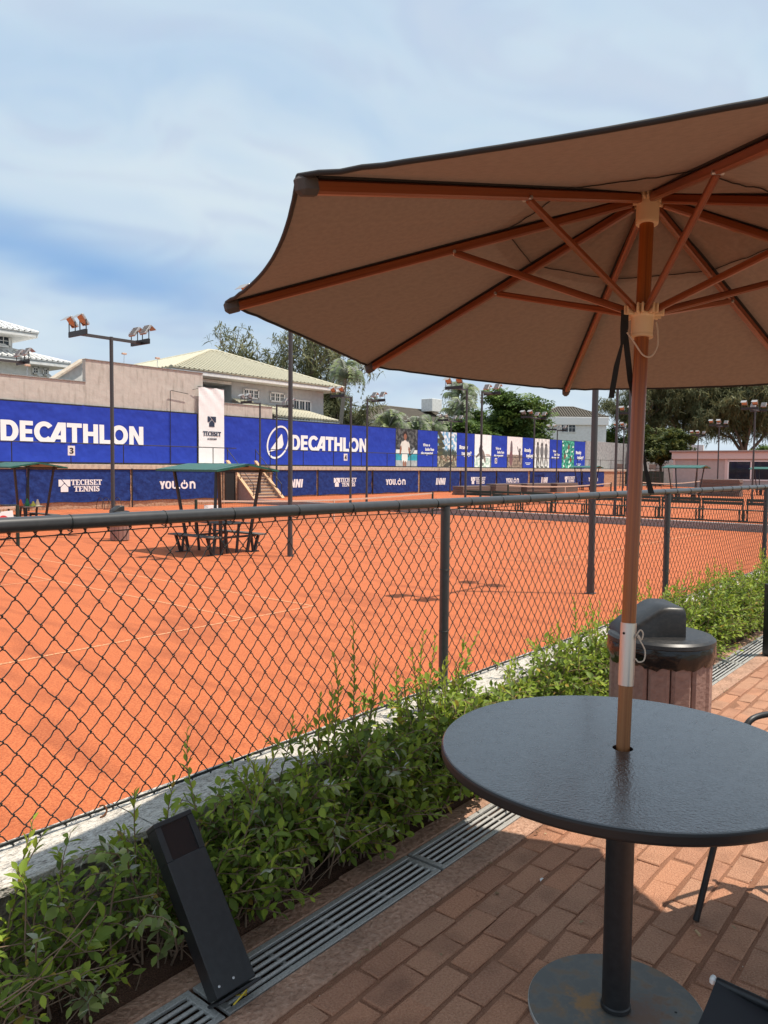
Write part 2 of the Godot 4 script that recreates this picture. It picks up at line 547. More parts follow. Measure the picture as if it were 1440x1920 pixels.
func wood_material(light: Color, dark: Color, rough: float) -> StandardMaterial3D:
	var w := 256
	var h := 512
	var im := Image.create(w, h, false, Image.FORMAT_RGB8)
	var a := noise(131, 0.03, 4)
	for y in h:
		for x in w:
			var xx := sin(TAU * x / w) * 40.0
			var zz := cos(TAU * x / w) * 40.0
			var g := a.get_noise_3d(xx * 1.6, y * 0.035, zz * 1.6)
			var f := a.get_noise_3d(xx * 6.0, y * 0.12, zz * 6.0)
			var c := light.lerp(dark, clampf(0.45 + g * 1.0 + f * 0.55, 0.0, 1.0))
			im.set_pixel(x, y, c.linear_to_srgb())
	var m := img_mat(im, rough)
	m.clearcoat_enabled = rough < 0.4
	m.clearcoat = 0.3
	m.clearcoat_roughness = 0.2
	return m

func fabric_material() -> StandardMaterial3D:
	# canvas weave: fine ribs across the panel, slight unevenness of the dye
	var w := 512
	var im := Image.create(w, w, false, Image.FORMAT_RGB8)
	var hm := Image.create(w, w, false, Image.FORMAT_RGB8)
	var a := noise(141, 0.01, 5)
	var b := noise(142, 0.2, 2)
	for y in w:
		for x in w:
			var rib := 0.5 + 0.5 * sin(TAU * x / 8.0)
			var weft := 0.5 + 0.5 * sin(TAU * y / 8.0 + PI * floorf(x / 4.0))
			var k := 0.9 + 0.13 * a.get_noise_2d(x, y) + 0.10 * b.get_noise_2d(x, y) + 0.07 * rib
			var c := Color(0.268, 0.203, 0.162) * k
			im.set_pixel(x, y, c.linear_to_srgb())
			var hh := rib * 0.75 + weft * 0.25
			hm.set_pixel(x, y, Color(hh, hh, hh))
	var m := img_mat(im, 0.9)
	m.normal_enabled = true
	hm.bump_map_to_normal_map(2.0)
	m.normal_texture = ImageTexture.create_from_image(hm)
	m.normal_scale = 0.5
	m.uv1_scale = Vector3(7, 7, 1)
	m.backlight_enabled = true
	m.backlight = lin(0.09, 0.075, 0.065)
	return m

func bag_material() -> StandardMaterial3D:
	var m := sm(0.008, 0.008, 0.009, 0.2)
	m.normal_enabled = true
	m.uv1_triplanar = true
	m.uv1_world_triplanar = true
	m.uv1_scale = Vector3(2.2, 5.5, 2.2)
	m.normal_texture = ntex(noise(151, 0.010, 3), [], 512, 8.0)
	m.normal_scale = 0.6
	return m

func blue_banner(c: Color, rough: float) -> StandardMaterial3D:
	var m := nmat(noise(161, 0.015, 5), [[0.0, c.r * 0.93, c.g * 0.93, c.b * 0.93], [0.6, c.r, c.g, c.b], [1.0, c.r * 1.18, c.g * 1.16, c.b * 1.07]], 6.0, rough, 0.35, noise(162, 0.01, 3))
	m.metallic_specular = 0.25
	return m

func stucco_material(c: Color, _k: float) -> StandardMaterial3D:
	# plaster with rain stains: vertical runs of dark growth hanging from the top edges (seen in the photograph)
	var m := nmat(noise(171, 0.02, 6), [[0.0, c.r * 0.86, c.g * 0.86, c.b * 0.86], [0.35, c.r * 0.96, c.g * 0.96, c.b * 0.96], [0.7, c.r, c.g, c.b], [1.0, c.r * 1.06, c.g * 1.06, c.b * 1.06]], 7.0, 0.92, 0.12)
	m.detail_enabled = true
	m.detail_uv_layer = BaseMaterial3D.DETAIL_UV_2
	m.uv2_triplanar = true
	m.uv2_world_triplanar = true
	m.uv2_scale = Vector3(0.22, 0.035, 0.22)
	m.detail_blend_mode = BaseMaterial3D.BLEND_MODE_MUL
	m.detail_albedo = ntex(noise(172, 0.03, 5), [[0.0, 0.72, 0.71, 0.70], [0.3, 0.93, 0.93, 0.92], [0.5, 1, 1, 1], [1.0, 1, 1, 1]], 512)
	return m

# ---------------------------------------------------------------- camera, sky, sun
const EYE := Vector3(0, 1.49, 0)
const FOCAL := 1450.0
var cam_f: Vector3
var cam_r: Vector3
var cam_u: Vector3

func setup_view() -> void:
	var p := deg_to_rad(3.307)
	var r := deg_to_rad(0.555)
	var y := deg_to_rad(39.51)
	cam_f = Vector3(cos(p) * cos(y), -sin(p), -cos(p) * sin(y))
	var r0 := Vector3(sin(y), 0, cos(y))
	var u0 := r0.cross(cam_f)
	cam_r = r0 * cos(r) + u0 * sin(r)
	cam_u = -r0 * sin(r) + u0 * cos(r)
	var cam := Camera3D.new()
	cam.name = "camera"
	add_child(cam)
	cam.transform = Transform3D(Basis(cam_r, cam_u, -cam_f), EYE)
	cam.keep_aspect = Camera3D.KEEP_HEIGHT
	cam.fov = rad_to_deg(2.0 * atan(960.0 / FOCAL))
	cam.near = 0.05
	cam.far = 2000.0
	cam.current = true

	var env := Environment.new()
	env.background_mode = Environment.BG_SKY
	var sky := Sky.new()
	var sp := PanoramaSkyMaterial.new()
	sp.panorama = ImageTexture.create_from_image(sky_image())
	sky.sky_material = sp
	env.sky = sky
	env.background_energy_multiplier = 1.0
	env.tonemap_mode = Environment.TONE_MAPPER_LINEAR
	env.tonemap_exposure = 1.42
	env.sdfgi_enabled = true
	env.ssao_enabled = true
	env.ssil_enabled = true
	var we := WorldEnvironment.new()
	we.name = "world_environment"
	we.environment = env
	add_child(we)

	var sun := DirectionalLight3D.new()
	sun.name = "sun"
	sun.light_color = Color(1.0, 0.96, 0.90)
	sun.light_energy = 1.25
	sun.light_angular_distance = 0.6
	sun.shadow_enabled = true
	add_child(sun)
	sun.look_at_from_position(Vector3(1.32, 5.81, 1.84), Vector3.ZERO, Vector3(0, 0, -1))

func sky_image() -> Image:
	var w := 1536
	var h := 768
	var im := Image.create(w, h, false, Image.FORMAT_RGB8)
	var a := noise(201, 0.9, 5, FastNoiseLite.TYPE_SIMPLEX_SMOOTH, 0.5)
	var b := noise(202, 2.6, 4)
	var warp := noise(203, 0.7, 3)
	for y in h:
		var th := PI * (y + 0.5) / h
		var el := 90.0 - rad_to_deg(th)
		for x in w:
			var ph := (x + 0.5) / w * TAU
			var d := Vector3(sin(ph) * sin(th), cos(th), -cos(ph) * sin(th))
			if d.y < -0.02:
				im.set_pixel(x, y, Color8(186, 190, 190))
				continue
			var q := Vector2(d.x, d.z) / (maxf(d.y, 0.0) + 0.22)
			# streaks run roughly across the view
			var u := q.rotated(-0.55)
			var wv := warp.get_noise_2d(q.x * 1.0, q.y * 1.0)
			var n1 := a.get_noise_2d(u.x * 0.55 + wv * 0.5, u.y * 1.15 + wv * 0.4)
			var n2 := b.get_noise_2d(u.x * 0.4 + wv, u.y * 1.3)
			var az := rad_to_deg(ph) - 50.5
			az = fposmod(az + 180.0, 360.0) - 180.0
			var cover := 0.86 + n1 * 0.26 + n2 * 0.16
			# the open blue lane low in the left of the view
			var mid := 14.6 - 0.13 * (az + 26.0) + n1 * 2.2
			var lane := exp(-pow((el - mid) / (1.5 + n2 * 0.6), 2.0)) * smoothstep(0.0, -22.0, az) * smoothstep(-75.0, -40.0, az)
			cover -= lane * 0.62
			cover += 0.22 * smoothstep(9.0, 2.0, el)
			cover = clampf(cover, 0.0, 1.0)
			var blue := Color8(116, 152, 194).lerp(Color8(108, 146, 192), smoothstep(10.0, 50.0, el))
			var cloud := Color8(184, 197, 206).lerp(Color8(173, 186, 201), smoothstep(-0.1, 0.5, n2 - n1 * 0.4))
			var c := blue.lerp(cloud, cover)
			c = c.lerp(Color8(194, 206, 214), smoothstep(6.0, -1.0, el) * 0.6)
			im.set_pixel(x, y, c)
	return im

func seen(p: Vector3) -> Vector3:   # photo pixel and depth
	var q := p - EYE
	var z := q.dot(cam_f)
	return Vector3(720.0 + FOCAL * q.dot(cam_r) / z, 960.0 - FOCAL * q.dot(cam_u) / z, z)

# ---------------------------------------------------------------- ground, patio, planter
const COURT := -0.66
const COURT2 := -0.40

func build_ground() -> void:
	var g := struct("ground")
	var mb := MB.new()
	mb.quad(Vector3(-700, -0.9, 700), Vector3(700, -0.9, 700), Vector3(700, -0.9, -700), Vector3(-700, -0.9, -700))
	part(g, "surface", mb, M.ground)

	var c := struct("clay_court")
	mb = MB.new()
	mb.quad(Vector3(-25, COURT, -2.41), Vector3(29.2, COURT, -2.41), Vector3(29.2, COURT, -35.1), Vector3(-25, COURT, -35.1))
	part(c, "clay_surface", mb, M.clay)
	var net_z := -20.25
	for cx in [2.96, 21.55]:
		court_lines(c, cx, net_z, COURT)
	# loose clay crumbs kicked up near the fence
	c = struct("raised_clay_court")
	mb = MB.new()
	mb.quad(Vector3(29.45, COURT2, -2.41), Vector3(112, COURT2, -2.41), Vector3(112, COURT2, -35.1), Vector3(29.45, COURT2, -35.1))
	part(c, "clay_surface", mb, M.clay)
	for cx in [40.9, 58.9]:
		court_lines(c, cx, net_z, COURT2)
	# the kerb wall between the two levels
	var lw := thing("retaining_kerb", "low grey concrete kerb wall stepping up to the next clay court", "wall")
	mb = MB.new()
	mb.box(Vector3(29.33, -0.55, -18.8), Vector3(0.26, 0.32, 32.6), 0.012)
	part(lw, "wall_body", mb, M.concrete)

func court_lines(c: Node3D, cx: float, nz: float, y: float) -> void:
	var yy := y + 0.004
	var L := func(x0: float, z0: float, x1: float, z1: float):
		var mb := MB.new()
		mb.quad(Vector3(x0, yy, z0), Vector3(x1, yy, z0), Vector3(x1, yy, z1), Vector3(x0, yy, z1))
		part(c, "court_line", mb, M.line)
	for s in [-1.0, 1.0]:
		L.call(cx + s * 5.485 - 0.025, nz + 11.885, cx + s * 5.485 + 0.025, nz - 11.885)
		L.call(cx + s * 4.115 - 0.025, nz + 11.80, cx + s * 4.115 + 0.025, nz - 11.80)
		L.call(cx - 5.45, nz + s * 11.885 + 0.025, cx + 5.45, nz + s * 11.885 - 0.025)
		L.call(cx - 4.08, nz + s * 6.4 + 0.025, cx + 4.08, nz + s * 6.4 - 0.025)
	L.call(cx - 0.025, nz + 6.37, cx + 0.025, nz - 6.37)

func build_patio() -> void:
	var p := struct("patio")
	var mb := MB.new()
	# bed under the pavers, the trough of the drain and the soil of the planter
	mb.box(Vector3(6, -0.0950, 0.755), Vector3(20, 0.18, 4.49))
	part(p, "joint_bed", mb, M.joint)
	mb = MB.new()
	mb.box(Vector3(6, -0.165, -1.68), Vector3(20, 0.05, 0.17))
	mb.box(Vector3(6, -0.09, -1.61), Vector3(20, 0.15, 0.02))
	mb.box(Vector3(6, -0.09, -1.752), Vector3(20, 0.15, 0.02))
	part(p, "drain_trough", mb, M.soil)
	mb = MB.new()
	var x0 := 0.0
	var nx := 90
	var nzz := 8
	var f := noise(301, 3.0, 4)
	for i in nx:
		for j in nzz:
			var q := []
			for k in [[0, 0], [1, 0], [1, 1], [0, 1]]:
				var X: float = -4.0 + 20.0 * (i + k[0]) / nx
				var Z: float = -1.845 - 0.355 * (j + k[1]) / nzz
				q.append(Vector3(X, 0.0 + 0.03 * f.get_noise_2d(X, Z * 2) - (0.012 if j + k[1] == 0 else 0.0), Z))
			mb.quad(q[0], q[1], q[2], q[3])
	part(p, "planter_soil", mb, M.soil)
	x0 = -4.0
	while x0 < 15.0:
		mb = MB.new()
		mb.box(Vector3(x0 + 0.5, -0.035, -1.808), Vector3(0.996, 0.08, 0.082), 0.006, Basis.IDENTITY, 0.0015, rng)
		part(p, "planter_edge", mb, M.kerb)
		x0 += 1.0
	# kerb strip of long concrete pieces between drain and pavers
	var x := -4.0
	while x < 15.0:
		var l := 0.98 + rng.randf() * 0.06
		mb = MB.new()
		mb.box(Vector3(x + l * 0.5, -0.03, -1.5425), Vector3(l - 0.004, 0.07, 0.103), 0.005, Basis.IDENTITY, 0.0012, rng)
		part(p, "kerb_stone", mb, M.kerb)
		x += l
	# pavers in running bond
	var vars := []
	for k in 6:
		mb = MB.new()
		mb.box(Vector3.ZERO, Vector3(0.1895, 0.05, 0.0835), 0.0035, Basis.IDENTITY, 0.0022, rng)
		vars.append(mb.mesh())
	var spots := []
	for r in 36:
		var z := -1.428 + 0.0985 * r
		for i in 66:
			var X := 0.60 + 0.1955 * i + (0.098 if r % 2 == 1 else 0.0) + rng.randfn(0, 0.0025)
			var c := Vector3(X, -0.025 + rng.randfn(0, 0.0016), z + rng.randfn(0, 0.002))
			var s := seen(c)
			var inside := s.z > 0.3 and s.x > -20 and s.x < 1460 and s.y < 1940 and s.y > 1000
			spots.append([s.z + (0.0 if inside else 100.0), c])
	spots.sort_custom(func(a, b): return a[0] < b[0])
	var rest := [MB.new(), MB.new(), MB.new(), MB.new()]
	for i in spots.size():
		var c: Vector3 = spots[i][1]
		var bs := Basis.from_euler(Vector3(rng.randfn(0, 0.006), rng.randfn(0, 0.012), rng.randfn(0, 0.006)))
		var tone := rng.randi() % 4
		if i < 300 and spots[i][0] < 100.0:
			var o := part_mesh(p, "brick", vars[rng.randi() % 6], M["paver%d" % tone])
			o.transform = Transform3D(bs, c)
		else:
			rest[tone].box(c, Vector3(0.1895, 0.05, 0.0835), 0.0035, bs, 0.002, rng)
	for t in 4:
		part(p, "far_bricks", rest[t], M["paver%d" % t]).set_meta("kind", "stuff")
	# grit and dry bits lying in the joints
	var me := MB.new()
	me.box(Vector3.ZERO, Vector3(1, 0.5, 0.7), 0.2)
	var xf := []
	var col := []
	for i in 1500:
		var r := rng.randi() % 26
		var z := -1.477 + 0.0985 * r + rng.randfn(0, 0.010)
		var X := rng.randf_range(1.1, 6.5)
		if rng.randf() < 0.25:
			z = rng.randf_range(-1.47, 1.0)
		var sc := rng.randf_range(0.0015, 0.0045)
		var on_joint := rng.randf() < 0.8
		xf.append(Transform3D(Basis.from_euler(Vector3(0, rng.randf() * TAU, 0)).scaled(Vector3.ONE * sc), Vector3(X, -0.004 if on_joint else 0.001, z)))
		var pale := rng.randf() < 0.22
		col.append(Color(0.55, 0.5, 0.42) if pale else Color(0.2, 0.1, 0.06))
	# dry leaves and straw blown against the kerb and into the joints
	var lx := []
	var lc := []
	for i in 150:
		var on_kerb := rng.randf() < 0.5
		var q := Vector3(rng.randf_range(1.2, 6.5), 0.004, rng.randf_range(-1.50, -1.46) if on_kerb else rng.randf_range(-1.45, 0.4))
		var straw := rng.randf() < 0.5
		var sz := rng.randf_range(0.010, 0.022)
		lx.append(Transform3D(Basis.from_euler(Vector3(rng.randfn(0, 0.15), rng.randf() * TAU, rng.randfn(0, 0.25))).scaled_local(Vector3(sz * (0.16 if straw else 1.0), sz, sz * (1.9 if straw else 1.0))), q))
		lc.append(Color(0.34, 0.25, 0.14).lerp(Color(0.16, 0.085, 0.04), rng.randf()))
	var dry := sm(1, 1, 1, 0.9)
	dry.vertex_color_use_as_albedo = true
	scatter(p, "leaf_litter", leaf_mesh(0.3, 0.12, -0.2), dry, lx, lc)
	var grit := sm(1, 1, 1, 0.9)
	grit.vertex_color_use_as_albedo = true
	scatter(p, "grit", me.mesh(), grit, xf, col)

func build_grates() -> void:
	var proto: Node3D = null
	var names := ["steel drain grate panel under the leaning black bollard", "steel drain grate panel in front of the densest hedge", "steel drain grate panel running under the table edge", "steel drain grate panel beside the slatted bin", "steel drain grate panel just beyond the slatted bin", "steel drain grate panel in the sun behind the bin, before the far bollard", "steel drain grate panel at the foot of the far upright bollard", "farthest visible steel drain grate panel past the upright bollard", "steel drain grate panel left of the leaning bollard at the bottom edge", "steel drain grate panel nearest the viewer, mostly below the bottom edge"]
	for i in 10:
		var at := Vector3(1.30 + 1.005 * (i if i < 8 else 7 - i), 0, -1.68)
		if proto == null:
			proto = thing("drain_grate", names[0], "drain grate", at, 0, "drain grates along the planter")
			var L := 0.99
			for s in [-1.0, 1.0]:
				var mb := MB.new()
				mb.box(Vector3(L * 0.5, -0.002, s * 0.0725), Vector3(L, 0.012, 0.021), 0.0015)
				part(proto, "side_rail", mb, M.steel)
			for X in [0.011, L - 0.011]:
				var mb := MB.new()
				mb.box(Vector3(X, -0.002, 0), Vector3(0.022, 0.012, 0.123), 0.0015)
				part(proto, "end_rail", mb, M.steel)
			for k in 4:
				var z := -0.042 + 0.028 * k
				var mb := MB.new()
				mb.cyl(Vector3(0.022, -0.003, z), Vector3(L - 0.022, -0.003, z), 0.0068, 10)
				part(proto, "grate_bar", mb, M.steel)
			for X in [0.26, 0.5, 0.74]:
				var mb := MB.new()
				mb.box(Vector3(X, -0.015, 0), Vector3(0.012, 0.01, 0.124))
				part(proto, "cross_bar", mb, M.steel)
		else:
			dup(proto, at, 0, names[i])

func build_fence() -> void:
	var w := thing("planter_wall", "low rendered planter wall with cracked white coping under the chain-link fence", "wall")
	var mb := MB.new()
	mb.box(Vector3(5, -0.22, -2.30), Vector3(24, 0.98, 0.195))
	part(w, "wall_body", mb, M.planter)
	var x := -6.0
	while x < 16.5:
		var l := 1.18 + rng.randf() * 0.14
		mb = MB.new()
		# edge chipped in small steps
		var n := 14
		var prev := []
		for k in n + 1:
			var X: float = x + 0.003 + (l - 0.006) * k / n
			var e := rng.randfn(0, 0.0022)
			var row := [Vector3(X, 0.300, -2.425), Vector3(X, 0.300, -2.172 + e), Vector3(X, 0.294, -2.166 + e + rng.randfn(0, 0.0012)), Vector3(X, 0.268 + rng.randfn(0, 0.0015), -2.167 + e), Vector3(X, 0.267, -2.425)]
			if k > 0:
				for j in 4:
					mb.quad(prev[j], prev[j + 1], row[j + 1], row[j])
				mb.quad(prev[4], prev[0], row[0], row[4])
			else:
				mb.quad(row[0], row[1], row[2], row[3])
			prev = row
		mb.quad(prev[3], prev[2], prev[1], prev[0])
		part(w, "coping_slab", mb, M.coping)
		x += l

	var f := thing("chain_link_fence", "chain-link fence with dark tubular rail and posts in front of the clay", "fence")
	const Z := -2.37
	const TOP := 1.302
	mb = MB.new()
	mb.tube([Vector3(-3.3, TOP, Z), Vector3(3.4, TOP + 0.002, Z), Vector3(9, TOP, Z), Vector3(16.8, TOP, Z)], 0.0245, 20)
	part(f, "top_rail", mb, M.pvc)
	for k in 48:
		var X := -1.37 + 0.3325 * k + rng.randfn(0, 0.008)
		mb = MB.new()
		var tilt := rng.randfn(0, 0.10)
		mb.ring(Vector3(X, TOP - 0.001, Z), 0.0265, 0.0022, Basis.from_euler(Vector3(0, tilt, PI / 2)), 18, 5)
		var e := Vector3(X + 0.004, TOP - 0.028, Z + 0.012)
		mb.tube([Vector3(X, TOP - 0.0265, Z + 0.004), e, Vector3(X - 0.012, TOP - 0.036, Z + 0.014)], 0.0022, 5)
		part(f, "tie_wire", mb, M.wire)
	for X in [-3.3, 0.04, 3.39, 6.75, 10.09, 13.45, 16.8]:
		mb = MB.new()
		mb.cyl(Vector3(X, 0.29, Z), Vector3(X, TOP - 0.018, Z), 0.0255, 20)
		var po := part(f, "post", mb, M.pvc)
		for h in [0.335, 0.62, 0.96]:
			mb = MB.new()
			mb.ring(Vector3(X, h + rng.randfn(0, 0.01), Z), 0.0268, 0.0022, Basis.from_euler(Vector3(rng.randfn(0, 0.06), 0, rng.randfn(0, 0.06))), 18, 5)
			part(po, "tie_band", mb, M.wire)
	for d in [[0.315, 0.0, 0.0036], [0.322, 0.006, 0.0026], [TOP - 0.036, 0.01, 0.0022]]:
		var pts := []
		for k in 80:
			pts.append(Vector3(-3.2 + 0.25 * k, d[0] + 0.003 * sin(k * 1.7 + d[0] * 50.0), Z + d[1]))
		mb = MB.new()
		mb.tube(pts, d[2], 6)
		part(f, "tension_wire", mb, M.wire)
	# rusty eye hooks holding the bottom wire to the coping
	var rust := nmat(noise(46, 0.2, 4), [[0.0, 0.06, 0.02, 0.008], [1.0, 0.22, 0.085, 0.03]], 0.2, 0.95)
	for k in 9:
		var X := 1.38 + 1.27 * k
		mb = MB.new()
		mb.tube(smooth([Vector3(X - 0.02, 0.302, Z + 0.022), Vector3(X - 0.004, 0.306, Z + 0.022), Vector3(X + 0.006, 0.318, Z + 0.018), Vector3(X + 0.002, 0.331, Z + 0.006), Vector3(X - 0.008, 0.330, Z - 0.004)]), 0.0034, 6)
		part(f, "eye_hook", mb, rust)
	# woven diamonds: each wire zigzags down and hooks its neighbours at the knots
	var bays := [[-0.2, 0.04 + 3.32], [3.39, 6.74], [6.75, 10.08], [10.09, 14.2]]
	var W := 0.083
	var Hh := 0.0965
	for bay in bays:
		mb = MB.new()
		var n := int((bay[1] - bay[0]) / (W * 0.5))
		var rows := 10
		for i in n:
			var x0: float = bay[0] + W * 0.5 * (i + 0.5)
			var flip := 1.0 if i % 2 == 0 else -1.0
			var pts := []
			for j in rows * 2 + 1:
				var y := TOP - 0.030 - Hh * 0.5 * j
				var s: float = (1.0 if j % 2 == 0 else -1.0) * flip
				var wob := 0.006 * sin(x0 * 3.1 + y * 5.0) + 0.003 * sin(x0 * 9.0 - y * 14.0) + 0.0012 * sin(roundf((x0 + s * W * 0.25) / (W * 0.5)) * 12.9 + j * 7.7)
				var k := Vector3(x0 + s * W * 0.25 + wob, y + 0.005 * sin(x0 * 4.3 + 1.0) * sin((TOP - y) * 3.0), Z + 0.0018 * s + 0.012 * sin(x0 * 1.7) * sin((TOP - y) * 3.1))
				# a small loop round the neighbour at each knot
				var near: bool = x0 < 5.0
				if near:
					pts.append(k + Vector3(-s * 0.0085, 0.0075, 0.0028 * s))
					pts.append(k + Vector3(s * 0.001, 0.003, 0.0022 * s))
					pts.append(k + Vector3(s * 0.001, -0.003, -0.0022 * s))
					if j < rows * 2:
						pts.append(k + Vector3(-s * 0.0085, -0.0075, -0.0028 * s))
						pts.append(k + Vector3(-s * W * 0.25 + rng.randfn(0, 0.001), -Hh * 0.25, 0.0016 * sin(j * 2.3 + i)))
				else:
					pts.append(k)
			mb.tube(pts, 0.0022, 5 if x0 < 5.0 else 4, false)
		# knuckled selvage at the bottom
		part(f, "chain_link_mesh", mb, M.wire).set_meta("kind", "stuff")

# ---------------------------------------------------------------- hedge
func leaf_mesh(wd := 0.27, fold := 0.10, curl := 0.14) -> ArrayMesh:
	var mb := MB.new()
	var prof := [[0.0, 0.02], [0.22, 0.62], [0.48, 1.0], [0.75, 0.72], [1.0, 0.0]]
	var base := mb.v.size()
	for p in prof:
		var t: float = p[0]
		var w: float = p[1] * wd
		var y: float = -curl * t * t
		mb.vert(Vector3(-w, y + fold * p[1], t), Vector3(0.35, 0.93, 0.1).normalized())
		mb.vert(Vector3(0, y, t), Vector3(0, 1, 0.15).normalized())
		mb.vert(Vector3(w, y + fold * p[1], t), Vector3(-0.35, 0.93, 0.1).normalized())
	for i in prof.size() - 1:
		for k in 2:
			var a := base + i * 3 + k
			mb.ix.append_array(PackedInt32Array([a, a + 1, a + 3, a + 1, a + 4, a + 3]))
	return mb.mesh()

func leaf_tone(young: float) -> Color:
	var old := Color(0.100, 0.150, 0.034)
	var midc := Color(0.195, 0.280, 0.032)
	var fresh := Color(0.37, 0.44, 0.055)
	var t := clampf(young + rng.randfn(0, 0.2), 0.0, 1.0)
	var c := old.lerp(midc, minf(t * 2.0, 1.0)) if t < 0.5 else midc.lerp(fresh, t * 2.0 - 1.0)
	if rng.randf() < 0.02:
		c = Color(0.42, 0.30, 0.06)
	return c

func look_basis(dir: Vector3, roll: float) -> Basis:
	var z := dir.normalized()
	var x := Vector3.UP.cross(z)
	if x.length() < 0.05:
		x = Vector3.RIGHT
	x = x.normalized()
	var y := z.cross(x)
	return Basis(x, y, z) * Basis(Vector3(0, 0, 1), roll)

func near_bollard(pts: Array, at: Vector3) -> bool:   # keeps growth out of the leaning bollard
	for i in pts.size() - 1:
		for k in 5:
			var p: Vector3 = pts[i].lerp(pts[i + 1], k / 4.0)
			var bl := BOLLARD_INV * (p + at)
			if absf(bl.x) < 0.085 and bl.y > -0.05 and bl.y < 0.54 and bl.z > -0.05 and bl.z < 0.3:
				return true
	return false

func shrub(X: float, label: String, dens: float, bare: float, tall: float, front: float, single_leaves: int, hs := 1.0) -> void:
	var s := thing("hedge_shrub", label, "shrub", Vector3(X, 0.0, -1.97), 0.0, "hedge shrubs in the planter")
	var stems := MB.new()
	var xf := []
	var col := []
	var n := int(50 * dens + 12 * bare)
	for i in n:
		var b := Vector3(rng.randf_range(-0.30, 0.30), 0.0, rng.randf_range(-0.13, 0.10))
		var shoot := rng.randf() < 0.13
		var h := rng.randf_range(0.20, 0.48) * hs
		if shoot:
			h = rng.randf_range(0.38, 0.64) * tall
		var lean := Vector3(rng.randfn(0, 0.10), 0, rng.randf_range(-0.20, front) * (0.35 if shoot else 1.0))
		if rng.randf() < 0.35 and not shoot:   # low branches hanging out over the drain
			lean = Vector3(rng.randfn(0, 0.15), 0, rng.randf_range(front * 0.6, front * 1.25))
			h *= 0.62
		var pts := []
		var wob := Vector3(rng.randfn(0, 0.025), 0, rng.randfn(0, 0.025))
		for k in 6:
			var t := k / 5.0
			pts.append(b + Vector3(0, h * (t if shoot else sin(t * 1.45) / 0.993), 0) + lean * t * t + wob * sin(t * 5.0))
		if near_bollard(pts, s.position):
			continue
		stems.tube(pts, [0.0042, 0.0036, 0.003, 0.0025, 0.0019, 0.0012], 5, false)
		var is_bare := rng.randf() < bare * 0.55
		var lists := [[pts, 0.55 if is_bare else 0.25, h]]
		if not shoot:
			for q in (1 if is_bare else 6):
				var k := 1 + rng.randi() % 4
				var o: Vector3 = pts[k]
				var d := Vector3(rng.randfn(0, 1), rng.randf_range(0.1, 0.9), rng.randfn(0.15, 0.8)).normalized() * rng.randf_range(0.08, 0.17)
				var tw := [o, o + d * 0.5 + Vector3(0, 0.005, 0), o + d + Vector3(0, -0.012, 0)]
				if near_bollard(tw, s.position):
					continue
				stems.tube(tw, [0.0018, 0.0014, 0.0009], 4, false)
				lists.append([tw, 0.15, o.y + 0.1])
		for l in lists:
			var pp: Array = l[0]
			var total := 0.0
			for k in pp.size() - 1:
				total += (pp[k + 1] - pp[k]).length()
			var step := 0.0145
			var m := int(total * (1.0 - l[1]) / step)
			for k in m:
				var t: float = l[1] + (1.0 - l[1]) * (k + 0.5) / m
				var fi: float = t * (pp.size() - 1)
				var i0: int = mini(int(fi), pp.size() - 2)
				var p: Vector3 = pp[i0].lerp(pp[i0 + 1], fi - i0)
				var ax: Vector3 = (pp[i0 + 1] - pp[i0]).normalized()
				var ang := k * 2.4 + rng.randfn(0, 0.4)
				var side := ax.cross(Vector3(0.3, 0.2, 1)).normalized().rotated(ax, ang)
				var open := lerpf(1.0, 0.35, t) if shoot else 0.8
				var dir := (side * open + ax * (0.35 + 0.55 * t) + Vector3(0, -0.12 if not shoot else 0.05, 0)).normalized()
				var size := rng.randf_range(0.034, 0.056) * (1.0 - 0.25 * t) if shoot else rng.randf_range(0.022, 0.052)
				if t > 0.93:
					size *= 0.7
				var bl := BOLLARD_INV * (p + dir * size * 0.5 + s.position)
				if absf(bl.x) < 0.095 and bl.y > -0.05 and bl.y < 0.56 and bl.z > -0.07 and bl.z < 0.3:
					continue
				xf.append(Transform3D(look_basis(dir, rng.randfn(0, 0.5)).scaled_local(Vector3(size * (rng.randf_range(0.55, 0.85) if shoot else rng.randf_range(0.65, 1.2)), size, size)), p + dir * 0.003))
				col.append(leaf_tone(0.18 + 0.52 * t * t + (0.3 if shoot else 0.0)))
	for i in int(26 * bare):
		var b := Vector3(rng.randf_range(-0.32, 0.32), 0.0, rng.randf_range(-0.13, 0.14))
		var e := b + Vector3(rng.randfn(0.05, 0.20), rng.randf_range(0.10, 0.36), rng.randfn(0.06, 0.09))
		var mid := b.lerp(e, 0.5) + Vector3(rng.randfn(0, 0.05), rng.randf_range(0.0, 0.07), rng.randfn(0, 0.04))
		var dry := smooth([b, mid, e])
		if not near_bollard(dry, s.position):
			stems.tube(dry, 0.0017, 4, false)
	part(s, "stems", stems, M.twig)
	var me := leaves_mesh
	var cut := mini(single_leaves, xf.size() / 2)
	if cut > 0:
		var order := range(xf.size())
		order.sort_custom(func(a, b): return xf[a].origin.z - xf[a].origin.x > xf[b].origin.z - xf[b].origin.x)
		var near := order.slice(0, cut)
		var gone := {}
		for k in near:
			gone[k] = true
			var tone := 0
			var c: Color = col[k]
			tone = clampi(int(c.g * 11.0) - 1, 0, 4)
			var o := part_mesh(s, "leaf", me, leaf_tones[tone])
			o.transform = xf[k]
		var xf2 := []
		var col2 := []
		for k in xf.size():
			if not gone.has(k):
				xf2.append(xf[k])
				col2.append(col[k])
		xf = xf2
		col = col2
	scatter(s, "foliage", me, M.leaf, xf, col)

var leaves_mesh: ArrayMesh
var BOLLARD_INV: Transform3D
var leaf_tones := []

